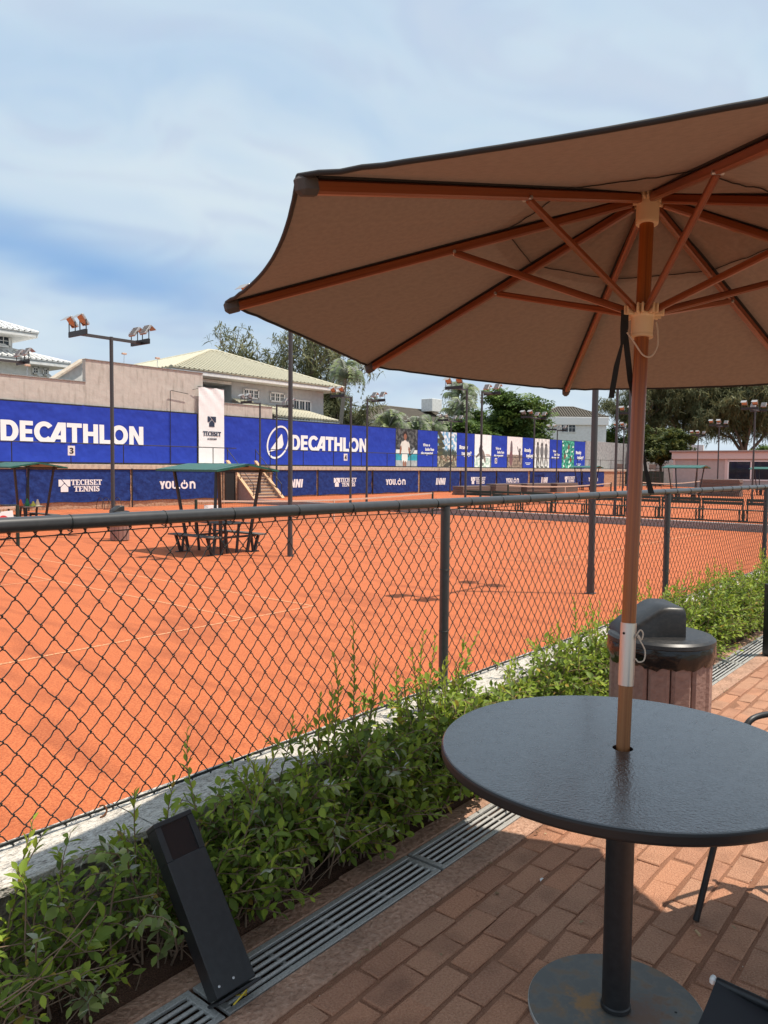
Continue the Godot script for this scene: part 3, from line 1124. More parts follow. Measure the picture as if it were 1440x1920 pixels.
func build_hedge() -> void:
	leaves_mesh = leaf_mesh()
	for c in [Color(0.075, 0.12, 0.018), Color(0.12, 0.185, 0.024), Color(0.17, 0.25, 0.03), Color(0.24, 0.32, 0.038), Color(0.34, 0.42, 0.05)]:
		var m := sm(c.r, c.g, c.b, 0.55)
		m.metallic_specular = 0.35
		m.backlight_enabled = true
		m.backlight = lin(0.62, 0.62, 0.62)
		leaf_tones.append(m)
	shrub(0.72, "thin straggly hedge shrub with bare stems at the left edge of the photo", 0.34, 1.4, 0.7, 0.14, 80, 0.85)
	shrub(1.12, "sparse twiggy hedge shrub just left of the leaning black bollard", 0.42, 1.4, 0.8, 0.16, 110, 0.85)
	shrub(1.55, "green hedge shrub right behind the leaning black bollard", 0.95, 0.4, 0.95, 0.20, 110)
	shrub(2.02, "dense dark green hedge shrub right of the leaning black bollard", 1.35, 0.15, 1.0, 0.25, 110)
	shrub(2.48, "dense hedge shrub with the tallest upright shoots in front of the fence", 1.4, 0.1, 1.42, 0.25, 90)
	shrub(2.95, "dense hedge shrub half hidden behind the left rim of the round table", 1.4, 0.1, 1.12, 0.26, 60)
	shrub(3.42, "sunlit hedge shrub at the foot of the middle fence post", 1.0, 0.0, 0.85, 0.22, 0, 0.85)
	shrub(3.95, "sunlit yellow-green hedge shrub behind the far rim of the table", 1.35, 0.0, 1.0, 0.24, 0)
	shrub(4.45, "sunlit hedge shrub immediately left of the slatted bin", 1.4, 0.0, 1.15, 0.24, 0)
	shrub(4.98, "sunlit hedge shrub with loose tall shoots behind the umbrella pole", 1.4, 0.0, 1.25, 0.24, 0)
	shrub(5.55, "sunlit hedge shrub directly behind the slatted bin", 1.4, 0.0, 1.2, 0.24, 0)
	var ords := ["first", "second", "third", "fourth", "fifth", "sixth", "seventh"]
	var hx := [6.1, 6.65, 7.25, 7.9, 8.6, 9.3, 10.0]
	for i in 7:
		var X: float = hx[i]
		shrub(X, "sunlit hedge shrub, %s in the row beyond the slatted bin" % ords[i], 1.25, 0.0, 1.2, 0.30, 0, 1.1)
	# pale blue plumbago flowers
	var spots := [[Vector3(3.12, 0.235, -2.02), "small cluster of pale blue flowers beside the table rim"], [Vector3(8.9, 0.52, -1.95), "cluster of pale blue flowers in the far hedge at right"]]
	var petal := MB.new()
	for k in 5:
		var a := TAU * k / 5
		var d := Vector3(cos(a), 0.12, sin(a))
		var e := Vector3(-sin(a), 0, cos(a)) * 0.42
		petal.tri(Vector3.ZERO, d * 0.75 + e, d * 0.75 - e)
		petal.tri(d * 0.75 + e, d * 1.08, d * 0.75 - e)
	var pm := petal.mesh()
	var fm := sm(0.60, 0.66, 0.82, 0.6)
	for q in spots:
		var o := thing("flower_cluster", q[1], "flowers", q[0], 0, "pale blue flowers in the hedge")
		for k in 12:
			var fl := part_mesh(o, "flower", pm, fm)
			fl.transform = Transform3D(Basis.from_euler(Vector3(rng.randfn(0.3, 0.5), rng.randf() * TAU, rng.randfn(0, 0.5))).scaled(Vector3.ONE * 0.013), Vector3(rng.randfn(0, 0.022), rng.randfn(0, 0.016), rng.randfn(0, 0.022)))

# ---------------------------------------------------------------- things on the patio
func ribbon(mb: MB, pts: Array, wv: Array, th := 0.0015) -> void:
	for i in pts.size() - 1:
		var a: Vector3 = pts[i]
		var b: Vector3 = pts[i + 1]
		var wa: Vector3 = wv[i]
		var wb: Vector3 = wv[i + 1]
		var nn := (b - a).cross(wa).normalized() * th * 0.5
		mb.quad_out(a - wa + nn, a + wa + nn, b + wb + nn, b - wb + nn, nn)
		mb.quad_out(a - wa - nn, a + wa - nn, b + wb - nn, b - wb - nn, -nn)
		mb.quad_out(a - wa - nn, a - wa + nn, b - wb + nn, b - wb - nn, -wa)
		mb.quad_out(a + wa - nn, a + wa + nn, b + wb + nn, b + wb - nn, wa)

func bollard(o: Node3D, l: float) -> void:
	# local: y up along the post, +z is the face with the window, origin at the middle of the foot
	var w := 0.122
	var d := 0.07
	var mb := MB.new()
	# hollow front: frame round the lamp window
	mb.box(Vector3(0, (l - 0.115) * 0.5 + 0.004, 0), Vector3(w, l - 0.123, d), 0.002)
	mb.box(Vector3(0, l - 0.0075, 0), Vector3(w, 0.015, d), 0.002)
	for s in [-1.0, 1.0]:
		mb.box(Vector3(s * (w * 0.5 - 0.009), l - 0.065, 0), Vector3(0.018, 0.1, d - 0.0005))
	mb.box(Vector3(0, l - 0.065, -d * 0.5 + 0.004), Vector3(w - 0.036, 0.1, 0.008))
	part(o, "housing", mb, M.black)
	mb = MB.new()
	mb.box(Vector3(0, l - 0.065, d * 0.5 - 0.006), Vector3(w - 0.037, 0.1, 0.003))
	part(o, "window", mb, M.glassdark)
	mb = MB.new()
	mb.box(Vector3(0, -0.001, 0.006), Vector3(w + 0.012, 0.008, d + 0.022), 0.002)
	part(o, "foot_plate", mb, M.black)
	for q in [Vector3(0.0, 0.035, d * 0.5), Vector3(0.045, l - 0.004, d * 0.5 - 0.004), Vector3(-0.045, 0.035, d * 0.5)]:
		mb = MB.new()
		mb.lathe(q, [Vector2(0, 0.002), Vector2(0.0035, 0.0012), Vector2(0.0035, -0.001)], 10, Basis(Vector3.RIGHT, PI / 2))
		part(o, "screw", mb, M.galv)

func build_bollards() -> void:
	var o := thing("bollard_light", "black box-shaped bollard light leaning back into the hedge across the drain", "bollard light", Vector3(1.335, 0.032, -1.625), 0, "bollard lights by the drain")
	bollard(o, 0.50)
	var y := Vector3(0.0, 0.80, -0.60).normalized()
	var x := Vector3(1.0, 0.10, 0.13)
	x = (x - y * x.dot(y)).normalized()
	o.basis = Basis(x, y, x.cross(y))
	BOLLARD_INV = o.transform.affine_inverse()
	var mb := MB.new()
	mb.tube([Vector3(-0.005, -0.004, 0.0), Vector3(0.012, -0.018, 0.045), Vector3(0.005, -0.006, 0.075), Vector3(-0.02, -0.012, 0.085), Vector3(-0.04, -0.02, 0.07)], 0.0022, 6)
	part(o, "cable", mb, sm(0.55, 0.42, 0.03, 0.5))
	var p := thing("bollard_light", "black bollard light standing upright at the right edge beyond the bin", "bollard light", Vector3(6.75, 0.005, -1.50), -0.7, "bollard lights by the drain")
	bollard(p, 0.58)

const HOLE := Vector3(2.011, 0.74, -0.807)
const TC := Vector3(1.992, 0.0, -0.80)

func build_table() -> void:
	var t := thing("round_table", "round black stone-topped table on a steel column, pierced by the umbrella pole", "table", TC)
	var R := 0.488
	var mb := MB.new()
	var c := Vector3(0, 0, 0)
	mb.lathe(c, [Vector2(R - 0.003, 0.7375), Vector2(R - 0.005, 0.740), Vector2(0.027, 0.740), Vector2(0.027, 0.712)], 128)
	# lathe profiles run outward then down: flip is handled by two-sided shading
	part(t, "table_top", mb, M.tabletop)
	mb = MB.new()
	mb.lathe(c, [Vector2(0.02, 0.708), Vector2(R - 0.006, 0.708), Vector2(R - 0.001, 0.712), Vector2(R, 0.716), Vector2(R, 0.732), Vector2(R - 0.001, 0.7355), Vector2(R - 0.003, 0.7375)], 128)
	part(t, "rim_band", mb, M.rim)
	mb = MB.new()
	mb.lathe(c, [Vector2(0.0375, 0.70), Vector2(0.0375, 0.016)], 40)
	mb.lathe(c, [Vector2(0.0375, 0.03), Vector2(0.0400, 0.026), Vector2(0.0405, 0.0165)], 40)
	part(t, "column", mb, M.black)
	mb = MB.new()
	mb.box(Vector3(0, 0.699, 0), Vector3(0.40, 0.016, 0.05), 0.002)
	mb.box(Vector3(0, 0.690, 0), Vector3(0.05, 0.016, 0.40), 0.002)
	part(t, "support_cross", mb, M.black)
	mb = MB.new()
	mb.box(Vector3(-0.26, 0.688, 0.30), Vector3(0.035, 0.022, 0.03), 0.003)
	part(t, "bracket", mb, M.black)
	# base plate with its stains mapped over the disc
	mb = MB.new()
	mb.has_uv = true
	var n := 96
	var Rb := 0.237
	var mid := mb.vert(Vector3(0, 0.0135, 0), Vector3.UP, Vector2(0.5, 0.5))
	for k in n + 1:
		var a := TAU * k / n
		var d := Vector3(cos(a), 0, sin(a))
		# texture right = camera right, down = towards the camera
		var rr := Vector3(0.6362, 0, 0.7715)
		var dd := Vector3(-0.7715, 0, 0.6362)
		mb.vert(d * (Rb - 0.002) + Vector3(0, 0.0135, 0), Vector3.UP, Vector2(0.5 + 0.5 * d.dot(rr), 0.5 + 0.5 * d.dot(dd)))
	for k in n:
		mb.ix.append_array(PackedInt32Array([mid, mid + 1 + k, mid + 2 + k]))
	part(t, "base_plate", mb, M.plate)
	mb = MB.new()
	mb.lathe(c, [Vector2(Rb - 0.002, 0.0135), Vector2(Rb, 0.0115), Vector2(Rb, 0.002)], n)
	part(t, "base_rim", mb, M.steel)
	for q in [Vector2(0.66, 2.6), Vector2(0.66, -0.55), Vector2(0.66, 1.0)]:
		mb = MB.new()
		mb.lathe(Vector3(cos(q.y) * 0.16, 0.0139, sin(q.y) * 0.16), [Vector2(0, 0), Vector2(0.004, 0)], 10)
		part(t, "bolt_hole", mb, M.darkopen)

func build_umbrella() -> void:
	var u := thing("patio_umbrella", "taupe canvas patio umbrella with wooden ribs and pole above the round table", "umbrella", HOLE)
	var d := Vector3(0.077, 0.997, -0.013).normalized()
	var hub := Vector3(2.127, 2.233, -0.826) - HOLE
	var tips := [Vector3(0.961, 1.975, -0.994), Vector3(1.415, 1.930, -1.751), Vector3(2.271, 1.861, -1.964), Vector3(3.026, 1.808, -1.508), Vector3(3.239, 1.803, -0.650), Vector3(2.785, 1.847, 0.107), Vector3(1.930, 1.916, 0.320), Vector3(1.175, 1.969, -0.136)]
	for k in 8:
		tips[k] = tips[k] - HOLE
	var low := d * 1.172
	var mb := MB.new()
	mb.tube([d * -0.12, d * 0.168], 0.0185, 24, true, 1.2)
	part(u, "lower_pole", mb, M.wood_pale)
	mb = MB.new()
	mb.tube([d * 0.33, d * 0.9, d * 1.53], 0.0190, 24, true, 1.2)
	part(u, "upper_pole", mb, M.wood_pole)
	mb = MB.new()
	mb.tube([d * 0.165, d * 0.335], 0.0208, 24)
	var sl := part(u, "metal_sleeve", mb, M.alu)
	mb = MB.new()
	var right := (cam_r - d * cam_r.dot(d)).normalized()
	var front := right.cross(d)
	if front.dot(-cam_f) < 0: front = -front
	mb.cyl(d * 0.307 - right * 0.0155 + front * 0.0128, d * 0.307 - right * 0.0168 + front * 0.0142, 0.0034, 12)
	part(sl, "pin_hole", mb, M.darkopen)

	# ribs and struts
	var up := MB.new()
	for k in 8:
		var dir: Vector3 = (tips[k] - hub).normalized()
		var len: float = (tips[k] - hub).length()
		var out := (dir - d * dir.dot(d)).normalized()
		mb = MB.new()
		var a := hub + dir * 0.045
		var b := hub + dir * (len - 0.005)
		mb.beam(a, b, 0.017, 0.025, d, 0.004)
		var rb := part(u, "rib", mb, M.wood)
		rb.mesh = wood_uv(mb, a, b)
		mb = MB.new()
		var end := hub + dir * len
		var zz := dir
		var xx := d.cross(zz).normalized()
		mb.box(end - dir * 0.020 + d * 0.003, Vector3(0.028, 0.036, 0.048), 0.009, Basis(xx, zz.cross(xx), zz))
		part(rb, "end_pocket", mb, M.pocket)
		mb = MB.new()
		var p0 := low + out * 0.034 + d * 0.012
		var p1 := hub + dir * (len * 0.452) - d * 0.010
		mb.beam(p0, p1, 0.0145, 0.0185, d, 0.004)
		var st := part(u, "strut", mb, M.wood)
		st.mesh = wood_uv(mb, p0, p1)
		mb = MB.new()
		var side := d.cross(out).normalized()
		mb.cyl(p1 - side * 0.0125, p1 + side * 0.0125, 0.0045, 10)
		part(st, "pivot_pin", mb, M.galv)

	# plastic hubs
	for q in [[hub, "top_hub", 1.0], [low, "runner_hub", -1.0]]:
		var c: Vector3 = q[0]
		mb = MB.new()
		var x := d.cross(Vector3(0, 0, 1)).normalized()
		var bs := Basis(x, d, x.cross(d))
		if q[2] > 0:
			mb.lathe(c, [Vector2(0.0, -0.072), Vector2(0.029, -0.072), Vector2(0.0305, -0.066), Vector2(0.0305, -0.012), Vector2(0.034, 0.002), Vector2(0.034, 0.018), Vector2(0, 0.018)].map(func(e): return e), 28, bs)
		else:
			mb.lathe(c, [Vector2(0.0195, -0.058), Vector2(0.0300, -0.058), Vector2(0.0300, -0.053), Vector2(0.0285, -0.048), Vector2(0.0300, -0.004), Vector2(0.033, 0.004), Vector2(0.033, 0.028), Vector2(0.0195, 0.028)], 28, bs)
		var hb := part(u, q[1], mb, M.cream)
		for k in 8:
			var dir: Vector3 = (tips[k] - hub)
			var out := (dir - d * dir.dot(d)).normalized()
			for s in [-1.0, 1.0]:
				mb = MB.new()
				var o2: Vector3 = out.rotated(d, s * 0.27)
				mb.box(c + o2 * 0.043 + d * (0.0 if q[2] > 0 else 0.013), Vector3(0.006, 0.026, 0.026), 0.0015, Basis(d.cross(o2), d, o2))
				part(hb, "hub_fin", mb, M.cream)

	# canopy: eight panels stretched between the ribs, each with its hem
	var f := noise(401, 3.2, 3)
	for k in 8:
		var A: Vector3 = tips[k]
		var B: Vector3 = tips[(k + 1) % 8]
		mb = MB.new()
		mb.has_uv = true
		var ns := 22
		var nt := 22
		var edge := []
		var seam := []
		for i in ns + 1:
			var s := float(i) / ns
			for j in nt + 1:
				var t := float(j) / nt
				var p := canopy_point(hub, A, B, d, s, t, f, k)
				mb.vert(p, d, Vector2(t * s * 0.9 + 0.3 * k, s * 1.2))
				if i == ns:
					edge.append(p)
		for j in 15:
			seam.append(canopy_point(hub, A, B, d, 0.335, j / 14.0, f, k) - d * 0.004)
		for i in ns:
			for j in nt:
				var a := i * (nt + 1) + j
				mb.ix.append_array(PackedInt32Array([a, a + 1, a + nt + 1, a + 1, a + nt + 2, a + nt + 1]))
		# smooth normals
		var acc := PackedVector3Array()
		acc.resize(mb.v.size())
		for q in range(0, mb.ix.size(), 3):
			var ia := mb.ix[q]
			var ib := mb.ix[q + 1]
			var ic := mb.ix[q + 2]
			var nn := (mb.v[ic] - mb.v[ia]).cross(mb.v[ib] - mb.v[ia])
			acc[ia] += nn; acc[ib] += nn; acc[ic] += nn
		for q in acc.size():
			mb.n[q] = acc[q].normalized() if acc[q].length() > 1e-9 else d
		var pan := part(u, "canopy_panel", mb, M.fabric)
		mb = MB.new()
		mb.tube(edge, 0.0048, 6)
		part(pan, "hem", mb, M.hem)
		mb = MB.new()
		mb.tube(seam, 0.0016, 5)
		part(pan, "seam", mb, M.hem)
		# flap of cloth folded over the rib
		mb = MB.new()
		var q0 := hub + (A - hub) * 0.05 + d * 0.0165
		var q1 := hub + (A - hub) * 0.97 + d * 0.0165
		mb.beam(q0, q1, 0.026, 0.003, d)
		part(pan, "rib_tape", mb, M.hem)
	# vent cap on top
	mb = MB.new()
	var ring0 := []
	for k in 8:
		ring0.append(hub + (tips[k] - hub) * 0.36 + d * 0.065)
	for k in 8:
		mb.tri_out(hub + d * 0.10, ring0[k], ring0[(k + 1) % 8], d)
	part(u, "vent_cap", mb, M.fabric)

	# straps and cords
	mb = MB.new()
	var pt := func(t: float, r: float, fr: float) -> Vector3: return d * t + right * r + front * fr
	ribbon(mb, [pt.call(1.185, -0.052, 0.01), pt.call(1.135, -0.052, 0.012), pt.call(1.09, -0.057, 0.012), pt.call(1.03, -0.068, 0.01), pt.call(0.97, -0.076, 0.012), pt.call(0.943, -0.079, 0.013)], [right * 0.010, right * 0.011, right * 0.0035, right * 0.0075, right * 0.0075, right * 0.0075])
	part(u, "hanging_strap", mb, M.strap)
	mb = MB.new()
	ribbon(mb, [pt.call(1.13, -0.048, 0.004), pt.call(1.06, -0.034, -0.004), pt.call(1.0, -0.018, -0.024), pt.call(0.93, 0.004, -0.026), pt.call(0.86, 0.020, -0.022), pt.call(0.80, 0.026, -0.018), pt.call(0.755, 0.033, -0.016), pt.call(0.69, 0.050, -0.012)], [right * 0.008, right * 0.008, right * 0.008, right * 0.008, right * 0.007, right * 0.003, right * 0.005, right * 0.0085])
	part(u, "hanging_strap", mb, M.strap)
	mb = MB.new()
	mb.tube(smooth([pt.call(1.155, 0.034, 0.012), pt.call(1.13, 0.037, 0.018), pt.call(1.085, 0.035, 0.026), pt.call(1.058, 0.018, 0.031), pt.call(1.06, -0.004, 0.031), pt.call(1.09, -0.026, 0.028), pt.call(1.122, -0.046, 0.018)]), 0.0022, 6)
	part(u, "runner_cord", mb, M.cord)
	mb = MB.new()
	mb.tube(smooth([pt.call(0.30, 0.016, 0.014), pt.call(0.318, 0.027, 0.016), pt.call(0.308, 0.036, 0.014), pt.call(0.292, 0.030, 0.018), pt.call(0.30, 0.020, 0.02), pt.call(0.285, 0.030, 0.02), pt.call(0.262, 0.042, 0.018), pt.call(0.238, 0.040, 0.018), pt.call(0.232, 0.026, 0.018), pt.call(0.24, 0.018, 0.014)]), 0.0020, 6)
	mb.ring(d * 0.30 + right * 0.024 + front * 0.019, 0.005, 0.0022, Basis.from_euler(Vector3(1, 0.4, 0)), 10, 5)
	part(u, "pin_cord", mb, M.cord)

func canopy_point(hub: Vector3, A: Vector3, B: Vector3, d: Vector3, s: float, t: float, f: FastNoiseLite, k: int) -> Vector3:
	var q := 4.0 * t * (1.0 - t)
	var slack := 0.3 if k == 7 else 1.0
	var in_s := s * (1.0 - 0.036 * slack * q * s)
	var p := hub + (A.lerp(B, t) - hub) * in_s
	p += d * (0.019 - 0.026 * slack * q * pow(s, 1.6))
	# soft creases running in from the rib ends
	var e := minf(t, 1.0 - t)
	p += d * 0.018 * q * s * (1.04 - s) * f.get_noise_2d(s * 0.5 + k * 7.3, t * 1.6 + k)
	p += d * 0.004 * sin(e * 60.0 / (1.25 - s + 0.12) * 0.35) * exp(-e * 9.0) * smoothstep(0.72, 1.0, s)
	if s < 0.34:
		p -= d * 0.010 * sin(s / 0.34 * PI) * q
	return p

func smooth(pts: Array) -> Array:
	var c := Curve3D.new()
	for i in pts.size():
		var t: Vector3 = (pts[mini(i + 1, pts.size() - 1)] - pts[maxi(i - 1, 0)]) * 0.17
		c.add_point(pts[i], -t, t)
	return Array(c.tessellate(3, 4))

func wood_uv(mb: MB, a: Vector3, b: Vector3) -> ArrayMesh:
	var z := (b - a).normalized()
	var x := z.cross(Vector3(0.31, 0.2, 0.93)).normalized()
	var y := z.cross(x)
	mb.has_uv = true
	var off := rng.randf()
	for i in mb.v.size():
		var q := mb.v[i] - a
		mb.uv[i] = Vector2(off + (q.dot(x) + q.dot(y) * 1.3) * 6.0, q.dot(z) * 1.2 + off)
	return mb.mesh()

var bin_proto: Node3D

func build_bins() -> void:
	var o := thing("litter_bin", "brown slatted litter bin with black bag and hooded lid behind the umbrella pole", "litter bin", Vector3(3.49, 0, -1.238), 0, "slatted litter bins")
	o.scale = Vector3(0.95, 1.0, 0.95)
	bin_proto = o
	var r := 0.226
	var h := 0.70
	var mb := MB.new()
	mb.lathe(Vector3.ZERO, [Vector2(r - 0.03, 0.70), Vector2(r - 0.03, 0.02)], 32)
	mb.lathe(Vector3.ZERO, [Vector2(0, 0.02), Vector2(r - 0.03, 0.02)], 32)
	part(o, "liner", mb, M.darkopen)
	for k in 14:
		var a := TAU * k / 14 + 0.12
		var dir := Vector3(cos(a), 0, sin(a))
		var tan := Vector3(-sin(a), 0, cos(a))
		mb = MB.new()
		# a board with bevelled long edges
		var w := 0.046
		var th := 0.022
		var poly := PackedVector2Array([Vector2(-w, 0), Vector2(w, 0), Vector2(w, th * 0.45), Vector2(w - 0.012, th), Vector2(-w + 0.012, th), Vector2(-w, th * 0.45)])
		mb.prism(poly, h - 0.03, Transform3D(Basis(-tan, dir, Vector3.UP), dir * (r - 0.018) + Vector3(0, 0.02, 0)))
		part(o, "slat", mb, M.slat)
	for y in [0.06, 0.62]:
		mb = MB.new()
		mb.ring(Vector3(0, y, 0), r - 0.026, 0.008, Basis.IDENTITY, 32, 6)
		part(o, "hoop", mb, M.black)
	# bin bag folded over the rim
	mb = MB.new()
	var n := 110
	var f := noise(411, 1.6, 3)
	for j in 5:
		for k in n:
			var q := []
			for e in [[0, 0], [1, 0], [1, 1], [0, 1]]:
				var kk: int = (k + e[0]) % n
				var a := TAU * kk / n
				var t: float = (j + e[1]) / 5.0
				var c := Vector3(cos(a) * 3.0, t * 1.4, sin(a) * 3.0)
				var rr: float = r + 0.016 + 0.006 * f.get_noise_3dv(c * 1.1) + 0.008 * sin(t * PI) - 0.006 * t
				var y: float = 0.722 - (0.088 + 0.022 * f.get_noise_3d(cos(a) * 2.0, 5.0, sin(a) * 2.0)) * t
				q.append(Vector3(cos(a) * rr, y, sin(a) * rr))
			mb.quad_out(q[0], q[1], q[2], q[3], q[0] * Vector3(1, 0, 1))
	mb.soften(80.0)
	part(o, "bin_bag", mb, M.bag)
	var lid := MB.new()
	lid.lathe(Vector3.ZERO, [Vector2(0.0, 0.765), Vector2(0.20, 0.757), Vector2(0.233, 0.748), Vector2(0.245, 0.738), Vector2(0.247, 0.722), Vector2(0.240, 0.716), Vector2(0.0, 0.716)], 56)
	var ld := part(o, "lid", lid, M.lid)
	# hood: sloping cover over the opening, rounded shoulders
	var X := Vector3(0.6362, 0, 0.7715)
	var Y := Vector3.UP
	var Zc := X.cross(Y)
	mb = MB.new()
	var prof := [Vector2(-0.215, 0.745), Vector2(-0.205, 0.775), Vector2(-0.17, 0.805), Vector2(-0.055, 0.878), Vector2(-0.035, 0.887), Vector2(-0.012, 0.890), Vector2(0.050, 0.888), Vector2(0.060, 0.884), Vector2(0.064, 0.874), Vector2(0.064, 0.745)]
	var wh := 0.14
	var cross_s := [[-1.0, -0.17], [-0.985, -0.03], [-0.93, -0.008], [-0.84, 0.0], [0.84, 0.0], [0.93, -0.008], [0.985, -0.03], [1.0, -0.17]]
	var rows := []
	for q in prof:
		var row := []
		for e in cross_s:
			var y: float = maxf(q.y + e[1], 0.745) if absf(e[0]) < 1.0 else 0.745
			row.append(X * q.x + Y * y + Zc * (wh * e[0]))
		rows.append(row)
	for i in rows.size() - 1:
		for j in cross_s.size() - 1:
			var mid: Vector3 = (rows[i][j] + rows[i + 1][j + 1]) * 0.5 - Vector3(0, 0.76, 0)
			mb.quad_out(rows[i][j], rows[i][j + 1], rows[i + 1][j + 1], rows[i + 1][j], mid)
	var last: Array = rows[rows.size() - 2]
	mb.soften(46.0)
	part(ld, "hood", mb, M.lid)
	var far := dup(o, Vector3(12.12, COURT, -19.72), 0.8, "small brown slatted litter bin at the foot of a lamp post on the court")
	far.scale = Vector3.ONE * 1.12

func sling_chair(o: Node3D) -> void:
	# faces -z; seat 0.48 wide, 0.46 deep
	var r := 0.0105
	for s in [-1.0, 1.0]:
		var x: float = s * 0.25
		var mb := MB.new()
		mb.tube(smooth([Vector3(x, 0.0, -0.25), Vector3(x, 0.42, -0.125), Vector3(x, 0.59, -0.07), Vector3(x, 0.635, -0.045), Vector3(x, 0.655, 0.0), Vector3(x, 0.655, 0.10), Vector3(x, 0.645, 0.24)]), r, 10)
		part(o, "front_leg", mb, M.black)
		mb = MB.new()
		mb.tube([Vector3(x, 0.0, 0.29), Vector3(x, 0.42, 0.20), Vector3(x * 0.98, 0.88, 0.31)], r, 10)
		part(o, "rear_leg", mb, M.black)
		mb = MB.new()
		mb.tube([Vector3(x * 0.94, 0.425, -0.245), Vector3(x * 0.94, 0.405, 0.0), Vector3(x * 0.94, 0.41, 0.20)], r * 0.95, 10)
		var rail := part(o, "seat_rail", mb, M.black)
		mb = MB.new()
		mb.box(Vector3(x * 0.94, 0.426, -0.252), Vector3(0.018, 0.017, 0.012), 0.004)
		part(rail, "end_plug", mb, M.white)
	for q in [[Vector3(-0.25, 0.36, -0.142), Vector3(0.25, 0.36, -0.142)], [Vector3(-0.24, 0.33, 0.22), Vector3(0.24, 0.33, 0.22)], [Vector3(-0.245, 0.87, 0.308), Vector3(0.245, 0.87, 0.308)]]:
		var mb := MB.new()
		mb.cyl(q[0], q[1], r * 0.9, 10)
		part(o, "cross_tube", mb, M.black)
	var mb := MB.new()
	var W := 0.236
	var seat := []
	for i in 9:
		var t := i / 8.0
		seat.append([0.432 - 0.035 * sin(t * PI) - 0.01 * t, -0.245 + 0.45 * t])
	for i in 8:
		for j in 8:
			var q := []
			for e in [[0, 0], [1, 0], [1, 1], [0, 1]]:
				var row: Array = seat[i + e[1]]
				var xx: float = -W + 2.0 * W * (j + e[0]) / 8.0
				var sag: float = 0.018 * (1.0 - pow(xx / W, 2.0))
				q.append(Vector3(xx, row[0] - sag, row[1]))
			mb.quad_out(q[0], q[1], q[2], q[3], Vector3.UP)
			for e in 4:
				q[e] -= Vector3(0, 0.003, 0)
			mb.quad_out(q[0], q[1], q[2], q[3], Vector3.DOWN)
	part(o, "seat_sling", mb, M.sling)
	mb = MB.new()
	for i in 8:
		var q := []
		for e in [[-1.0, 0], [1.0, 0], [1.0, 1], [-1.0, 1]]:
			var t: float = (i + e[1]) / 8.0
			q.append(Vector3(W * e[0], 0.47 + 0.40 * t, 0.213 + 0.095 * t + 0.02 * sin(t * PI)))
		mb.quad_out(q[0], q[1], q[2], q[3], Vector3(0, 0, -1))
		for e in 4:
			q[e] += Vector3(0, 0, 0.003)
		mb.quad_out(q[0], q[1], q[2], q[3], Vector3(0, 0, 1))
	part(o, "back_sling", mb, M.sling)

func build_chairs() -> void:
	var a := thing("sling_chair", "black metal sling chair mostly hidden behind the right side of the table", "chair", Vector3(2.698, 0, -0.4375), deg_to_rad(64.0), "black sling chairs round the table")
	sling_chair(a)
	dup(a, Vector3(1.425, 0, -0.19), 0.05, "black metal sling chair whose seat corner shows at the bottom right")
	var mb := MB.new()
	var o := thing("cigarette_butt", "tan cigarette butt lying on the pavers right of the table base", "cigarette butt", Vector3(2.50, 0.008, -0.74), 0.9)
	mb.tube([Vector3(-0.012, 0, 0), Vector3(0.014, 0, 0.002)], 0.0042, 10)
	part(o, "filter", mb, sm(0.52, 0.36, 0.2, 0.9))
	mb = MB.new()
	mb.tube([Vector3(0.014, 0, 0.002), Vector3(0.017, 0.001, 0.003)], [0.0042, 0.003], 10)
	part(o, "burnt_end", mb, sm(0.05, 0.045, 0.04, 0.95))
	o = thing("paper_scrap", "tiny crumpled white paper scrap on the shaded pavers", "paper scrap", Vector3(2.47, 0.004, -1.28), 0.2)
	mb = MB.new()
	var pts := [Vector3(-0.014, 0, 0.0), Vector3(-0.004, 0.004, -0.006), Vector3(0.013, 0.001, -0.003), Vector3(0.010, 0.003, 0.005), Vector3(-0.003, 0.006, 0.004)]
	for i in range(1, 4):
		mb.tri_out(pts[0], pts[i], pts[i + 1], Vector3.UP)
	part(o, "crumpled_sheet", mb, M.white)

# ---------------------------------------------------------------- on the courts
func lamp_head(parent: Node3D, at: Vector3, s: float) -> void:
	var xx := Vector3(s * 0.80, -0.60, 0).normalized()       # where the lens looks
	var zz := Vector3(0, 0, 1)
	var yy := zz.cross(xx) * (1.0 if s > 0 else 1.0)
	var bs := Basis(xx, yy, zz)
	var c := at + Vector3(0, 0.27, 0)
	var mb := MB.new()
	mb.box(c, Vector3(0.07, 0.34, 0.30), 0.012, bs)
	for k in 5:
		mb.box(c - xx * 0.045 + yy * (-0.12 + 0.06 * k), Vector3(0.03, 0.008, 0.26), 0.0, bs)
	var hd := part(parent, "floodlight", mb, M.lamp)
	for k in 3:
		mb = MB.new()
		mb.box(c + xx * 0.036 + yy * (-0.10 + 0.10 * k), Vector3(0.006, 0.088, 0.26), 0.0, bs)
		part(hd, "lens", mb, M.lens)
	mb = MB.new()
	var top: Vector3 = yy if yy.y > 0 else -yy
	mb.box(c + top * 0.172 + xx * 0.105, Vector3(0.20, 0.006, 0.30), 0.0, bs)
	part(hd, "visor", mb, M.lamp)
	mb = MB.new()
	for e in [-1.0, 1.0]:
		mb.beam(at + Vector3(0, 0, e * 0.165), at + Vector3(0, 0.27, e * 0.165), 0.03, 0.006, Vector3(0, 0, 1))
	mb.box(at + Vector3(0, 0.004, 0), Vector3(0.03, 0.008, 0.336))
	part(hd, "bracket", mb, M.boxbeam)

